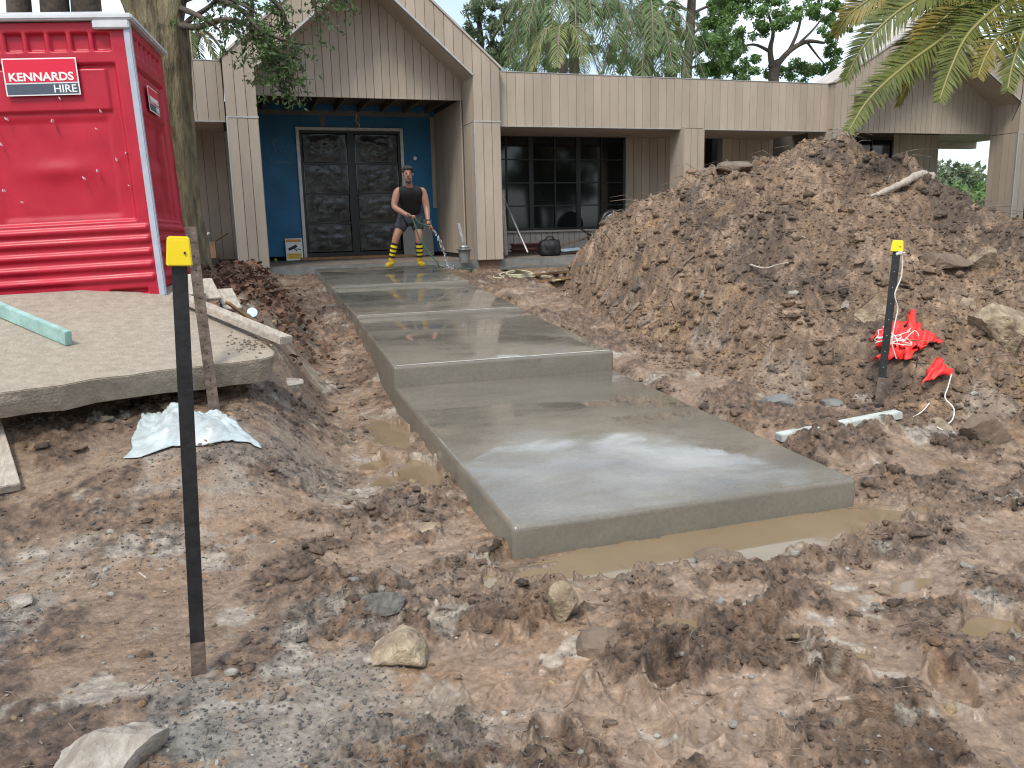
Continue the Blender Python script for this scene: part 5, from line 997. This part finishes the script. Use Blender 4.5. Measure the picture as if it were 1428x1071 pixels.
# far trees down the slope, seen through the right porch and beyond the right post
for k, (px, py, Y_, rad) in enumerate(((1318, 262, 60., 4.2), (1342, 286, 48., 3.0), (1352, 262, 66., 4.2), (1366, 290, 52., 3.2), (1325, 312, 40., 2.2), (1420, 300, 46., 3.), (1376, 322, 38., 2.4), (1440, 260, 60., 4))):
    c = ony(px, py, Y_); b = Vector((c.x, c.y, -4.5)); cls = [(c+V3(random.uniform(-1, 1)*rad*.55, random.uniform(-.5, .5)*rad, random.uniform(-.9, .35)*rad), rad*.45) for _ in range(9)]
    tree('hillside_tree', ('tallest far tree at the left of the right porch opening', 'nearer green tree low in the middle of the porch opening', 'far greyish tree in the middle of the porch opening', 'green tree at the right of the porch opening', 'low shrubby tree at the bottom left of the porch opening', 'green tree seen beyond the right porch post', 'low green tree at the foot of the right porch post', 'greyish far tree right of the porch post')[k], b, [(b, .3), (c, .15)], [], cls, M_leafG if k % 2 == 0 else M_leafM, M_bark2, 70, .34, 1.8, sub=5, jitter=.6, group='trees down the slope')
# date palm standing just out of the frame on the right, fronds hanging into it
PT = ony(1500, -130, 7.6); PB = Vector((PT.x+.3, PT.y+.2, .5)); fr = []
def pf(pts, Y0, Y1): return [PT]+[ony(x_, y_, Y0+(Y1-Y0)*k/(len(pts)-1)) for k, (x_, y_) in enumerate(pts)]
fr += [pf([(1400, -20), (1330, 42), (1262, 92), (1212, 138), (1184, 182)], 7.4, 7.0), pf([(1440, -30), (1392, 8), (1350, 48), (1326, 95), (1310, 140)], 7.2, 6.8), pf([(1470, -10), (1428, 22), (1396, 48), (1376, 76), (1364, 106)], 7.0, 6.7),
       pf([(1400, -70), (1310, -18), (1250, 18), (1206, 62), (1178, 112)], 7.8, 8.2), pf([(1390, -90), (1300, -45), (1225, -8), (1185, 20), (1165, 48)], 7.9, 8.6), pf([(1420, -60), (1360, -20), (1300, 0), (1240, 10), (1190, 30)], 8.0, 8.8), pf([(1450, -60), (1400, -30), (1340, -15), (1280, -12)], 7.3, 7.2), pf([(1420, -50), (1352, 0), (1300, 40), (1262, 78), (1236, 122)], 7.9, 8.0), pf([(1440, -60), (1380, -15), (1330, 15), (1292, 52), (1275, 95)], 7.6, 7.6), pf([(1480, -20), (1450, 10), (1428, 45), (1412, 90), (1405, 125)], 6.9, 6.6)]
nvis = len(fr)
for j in range(26): fr.append(arch(PT, j*2.399+.5, 2.6*random.uniform(.85, 1.1), 1.2*(1-j/26)+.3, -.4+2.4*j/26) if not (1.9 < (j*2.399+.5) % (2*PI) < 4.4) else arch(PT, j*2.399+.5, 1.2, 1.6, -1.2))
palm('date_palm', 'date palm fronds with yellowing tips hanging in at the upper right', PB, PT, .26, fr, 150, .37, M_palm, M_bark2, width=.024, droop=.22, ang=.80, vee=.2, r0=.026, split=[M_palm, M_palm, M_palmy, M_palm, M_palmy, M_palm], faces=[V3(-.35, -.8, .5) if k < nvis else None for k in range(len(fr))])
# tall trees standing behind the viewer: the dark glass of the house mirrors them
for k, (x_, y_) in enumerate(((-9, -17), (-2, -20), (5, -18), (12, -16), (-15, -11), (18, -12))):
    b = V3(x_, y_, 0); hh = random.uniform(9, 12); cls = [(b+V3(random.uniform(-2.6, 2.6), random.uniform(-2, 2), random.uniform(2.5, hh)), 1.5) for _ in range(16)]
    tree('shade_tree', 'tall dense tree behind the viewer, mirrored in the windows', b, [(b, .35), (b+V3(0, 0, hh), .12)], [], cls, M_leafD, M_bark2, 60, .32, 1.8, sub=4, jitter=.6, group='trees behind the viewer')
b = V3(15.5, 8.2, .4); cls = [(V3(15.8+random.uniform(-2.6, 3), 8.4+random.uniform(-2.2, 2.6), random.uniform(4.6, 8.5)), 1.3) for _ in range(26)]
tree('shade_tree', 'broad dark tree just right of the frame, shading the right gable', b, [(b, .3), (b+V3(.2, 0, 3), .24), (b+V3(.3, .2, 6.5), .12)], [], cls, M_leafD, M_bark2, 70, .16, 2., sub=5, jitter=.55)
# twigs of a bare branch at the right edge
mb = MB(); 
for k in range(9):
    a = ony(1440+random.uniform(-5, 20), 20+k*10, 9.); c = [a, a+V3(-.12, 0, -.15), a+V3(-.18+random.uniform(-.1, .1), 0, -.45), a+V3(-.15+random.uniform(-.12, .12), 0, -.75)]; mb.tube(spline(c, 4), .006, 4)
tag(mb.build('bare_twigs', M_bark2, None), 'dark bare twigs hanging at the right edge over the porch post', 'twigs')
# leaf litter and prunings left of the path
x = np.concatenate([rng.normal(.12, .45, 900), rng.normal(.1, .25, 500)]); y = np.concatenate([rng.normal(9.5, 1.0, 900), rng.normal(8.6, .5, 500)]); k = (x < 1.0) & (x > -.9) & (y > 7); x, y = x[k], y[k]
Vq, Fq = leaf_quads(np.stack([x, y, ground_h(x, y)+.03], 1), 1, .05, 1.8, np.full(len(x), .05), flat=.5); tag(npmesh('leaf_litter', Vq, Fq, mat('dry_leaves', (.20, .10, .06), .8, vscale=4, col2=(.09, .055, .035))), 'brown leaf litter on the soil left of the path', 'leaves', kind='stuff')
# ------------------------------------------------------------------ person hosing the path
YM = 13.9
def J(px, py, dy=0): return ony(px, py, YM+dy)
def skin(name, verts, edges, radii, material, parent, sub=2, rootv=0):
    me = bpy.data.meshes.new(name); me.from_pydata([tuple(v) for v in verts], edges, []); o = link(name, me, parent); me.materials.append(material)
    md = o.modifiers.new('skin', 'SKIN'); md.use_smooth_shade = True
    for i, sv in enumerate(me.skin_vertices[0].data): sv.radius = radii[i] if hasattr(radii[i], '__len__') else (radii[i], radii[i]); sv.use_root = (i == rootv)
    ms = o.modifiers.new('sub', 'SUBSURF'); ms.levels = sub; ms.render_levels = sub
    return o
person = root('person', J(566, 371), 'person in black tank top, dark shorts and yellow striped socks hosing the path', 'person')
pel, sp, ch, nk = J(573, 300, .12), J(573, 288, .03), J(572, 272, -.14), J(570, 258, -.22)
jw, hd, cr_ = J(569.5, 250, -.27), J(569, 243, -.26), J(568.5, 234, -.22)
shL, shR = J(554, 265, -.16), J(590, 265, -.16); elL, elR = J(549, 289, -.20), J(595, 290, -.18); wrL, wrR = J(568, 300, -.42), J(597, 308, -.32); haL, haR = J(573, 301, -.45), J(598, 314, -.35)
hiL, hiR = J(565, 303, .12), J(581, 303, .12); knL, knR = J(553, 328, -.02), J(584, 328, -.02); anL, anR = J(545.5, 361, .04), J(585.5, 360, .04); hlL, toL = J(547, 368, .06), J(539, 370.5, -.10); hlR, toR = J(585, 367, .06), J(592, 369.5, -.10)
bv = [pel, sp, ch, nk, jw, hd, cr_, shL, elL, wrL, haL, shR, elR, wrR, haR, hiL, knL, anL, hiR, knR, anR, J(569.3, 245, -.355)]
be = [(0, 1), (1, 2), (2, 3), (3, 4), (4, 5), (5, 6), (2, 7), (7, 8), (8, 9), (9, 10), (2, 11), (11, 12), (12, 13), (13, 14), (0, 15), (15, 16), (16, 17), (0, 18), (18, 19), (19, 20), (5, 21)]
brd = [(.15, .12), (.14, .10), (.15, .10), .056, (.064, .08), (.076, .095), (.068, .08), .078, .056, .036, .040, .078, .056, .036, .040, .09, .068, .044, .09, .068, .044, .012]
skin('body', bv, be, brd, M_skin, person)
# fingers
def fingers(hand, tgt, sgn):
    f = (tgt-hand).normalized(); s_ = f.cross(V3(0, 0, 1)).normalized()
    for k in range(4):
        a = hand+s_*(.024*(k-1.5)); pts = [a, a+f*.045+V3(0, 0, .005), a+f*(.065-.006*abs(k-1.2))+V3(0, 0, -.025), a+f*.05+V3(0, 0, -.048)]; skin('finger', pts, [(0, 1), (1, 2), (2, 3)], [.010, .0095, .009, .008], M_skin, person, 1)
    a = hand+s_*sgn*.035-f*.02; skin('thumb', [a, a+f*.03+s_*sgn*.02, a+f*.055+s_*sgn*.01+V3(0, 0, -.01)], [(0, 1), (1, 2)], [.012, .011, .009], M_skin, person, 1)
fingers(haL, haL+V3(.06, -.06, 0), -1); fingers(haR, haR+V3(.04, -.05, -.05), -1)
# clothes
skin('tank_top', [J(573, 300, .08), sp, ch+V3(0, -.02, -.03), J(561, 265, -.20), J(582, 265, -.20), J(560.5, 259.5, -.17), J(582, 259.5, -.17)], [(0, 1), (1, 2), (2, 3), (2, 4), (3, 5), (4, 6)], [(.19, .16), (.185, .155), (.215, .20), (.08, .15), (.08, .15), .055, .055], M_tank, person)
skin('shorts', [pel+V3(0, 0, .02), hiL, knL.lerp(hiL, .18), hiR, knR.lerp(hiR, .18)], [(0, 1), (1, 2), (0, 3), (3, 4)], [(.185, .15), .13, .105, .13, .105], M_short, person)
for kn, an, hl, to in ((knL, anL, hlL, toL), (knR, anR, hlR, toR)):
    so = skin('sock', [an.lerp(kn, .70), an.lerp(kn, .45), an], [(0, 1), (1, 2)], [.062, .064, .046], M_yel, person)
    for f in (.64, .45, .27, .10):
        mb = MB(); p, q = an.lerp(kn, f-.035), an.lerp(kn, f+.035); rr = np.interp(f, [0, .45, .7], [.050, .068, .066]); mb.tube([p, q], rr, 16); mb.build('stripe', M_tank, so, smooth=True)
    skin('boot', [an+V3(0, 0, .03), hl, hl.lerp(to, .5)+V3(0, 0, .0), to], [(0, 1), (1, 2), (2, 3)], [.056, .055, .052, .045], mat('yellow_boot', (.55, .36, .02), .6, var=.2, vscale=12), person)
# hair, brows, moustache, eyes
me = bpy.data.meshes.new('hair'); bm = bmesh.new(); bmesh.ops.create_icosphere(bm, subdivisions=4, radius=1); hc = hd+V3(0, .012, .045)
for v in list(bm.verts):
    if v.co.y < -.25 and v.co.z < .38: v.co *= .6
    elif v.co.z < -.25: v.co *= .72
    v.co = Vector((v.co.x*.094, v.co.y*.108, v.co.z*.098))*(1+.10*math.sin(v.co.x*9+3)*math.sin(v.co.y*8))
bm.to_mesh(me); bm.free(); me.materials.append(M_hair); me.polygons.foreach_set('use_smooth', [True]*len(me.polygons)); o = link('hair', me, person); o.location = hc
fd = V3(-.16, -.98, -.02).normalized(); fs_ = V3(fd.y*-1, fd.x, 0).normalized(); fc = hd+fd*.098
for sg in (-1, 1):
    mb = MB(); mb.lathe([(.011*math.sin(t), .008*math.cos(t)) for t in np.linspace(.2, PI-.2, 5)], 8, Matrix.Translation(fc+fs_*sg*.032+V3(0, 0, .012)-fd*.006)); mb.build('eye', M_hair, person)
    mb = MB(); mb.bar(fc+fs_*sg*.014+V3(0, 0, .034)-fd*.004, fc+fs_*sg*.050+V3(0, 0, .032)-fd*.014, .012, .012); mb.build('eyebrow', M_hair, person)
    mb = MB(); mb.lathe([(.006, -.022), (.012, -.008), (.012, .010), (.006, .022)], 8, Matrix.Translation(hd+fs_*sg*.080+V3(0, .01, -.005))); mb.build('ear', M_skin, person, smooth=True)
mb = MB(); mb.tube([jw+fd*.078-fs_*.034+V3(0, 0, .004), jw+fd*.092+V3(0, 0, .016), jw+fd*.078+fs_*.034+V3(0, 0, .004)], [.006, .010, .006], 6); mb.build('moustache', M_hair, person, smooth=True)
mb = MB(); mb.tube([jw+fd*.055-fs_*.045-V3(0, 0, .035), jw+fd*.072-V3(0, 0, .055), jw+fd*.055+fs_*.045-V3(0, 0, .035)], [.012, .022, .012], 7); mb.build('beard', M_hair, person, smooth=True)
mb = MB(); d_ = (haR-elR).normalized(); mb.tube([wrR-d_*.012, wrR+d_*.016], .036, 14); mb.build('wristwatch', M_black, person)
nz_ = J(604, 321, -.42); hs = root('garden_hose', haL, 'green garden hose with a nozzle held by the person', 'hose'); mb = MB()
mb.tube(spline([J(568, 299, -.46), haL, J(580, 306, -.46), J(587, 312, -.46), haR+V3(0, -.05, -.02), J(601, 318, -.42)], 6), .013, 6); mb.tube(spline([haL+V3(0, -.02, 0), J(578, 312, -.5), J(586, 334, -.55), J(598, 352, -.6), J(610, 366, -.65), J(614, 372, -.6), J(640, 374, -.2), J(660, 376, 0)], 7), .013, 6); mb.build('hose_pipe', M_green, hs, smooth=True)
mb = MB(); mb.tube([J(600, 317, -.42), nz_], [.016, .011], 8); mb.build('nozzle', mat('copper_red', (.35, .09, .05), .4, metal=.4), hs)
ld = onz(626, 375, .915); mb = MB(); v0 = (ld-nz_)
for k in range(70):
    t = max(0, k/69+random.uniform(-.006, .006)); p = nz_+V3(v0.x*t, v0.y*t, v0.z*t**1.55); mb.add(ICO1*random.uniform(.005, .012)*np.array([[1, 1, 1.9]])+np.array(p+V3(random.gauss(0, .008+.012*t), random.gauss(0, .01), 0)), [tuple(f) for f in ICO1F])
for k in range(45): mb.add(ICO1*random.uniform(.004, .010)+np.array(ld+V3(random.gauss(0, .10), random.gauss(0, .12), abs(random.gauss(0, .04)))), [tuple(f) for f in ICO1F])
wm_ = mat('water_drops', (.85, .9, .92), .03, trans=.85); tag(mb.build('water_stream', wm_, None, smooth=True), 'stream of water drops falling from the hose nozzle onto the path', 'water', kind='stuff')
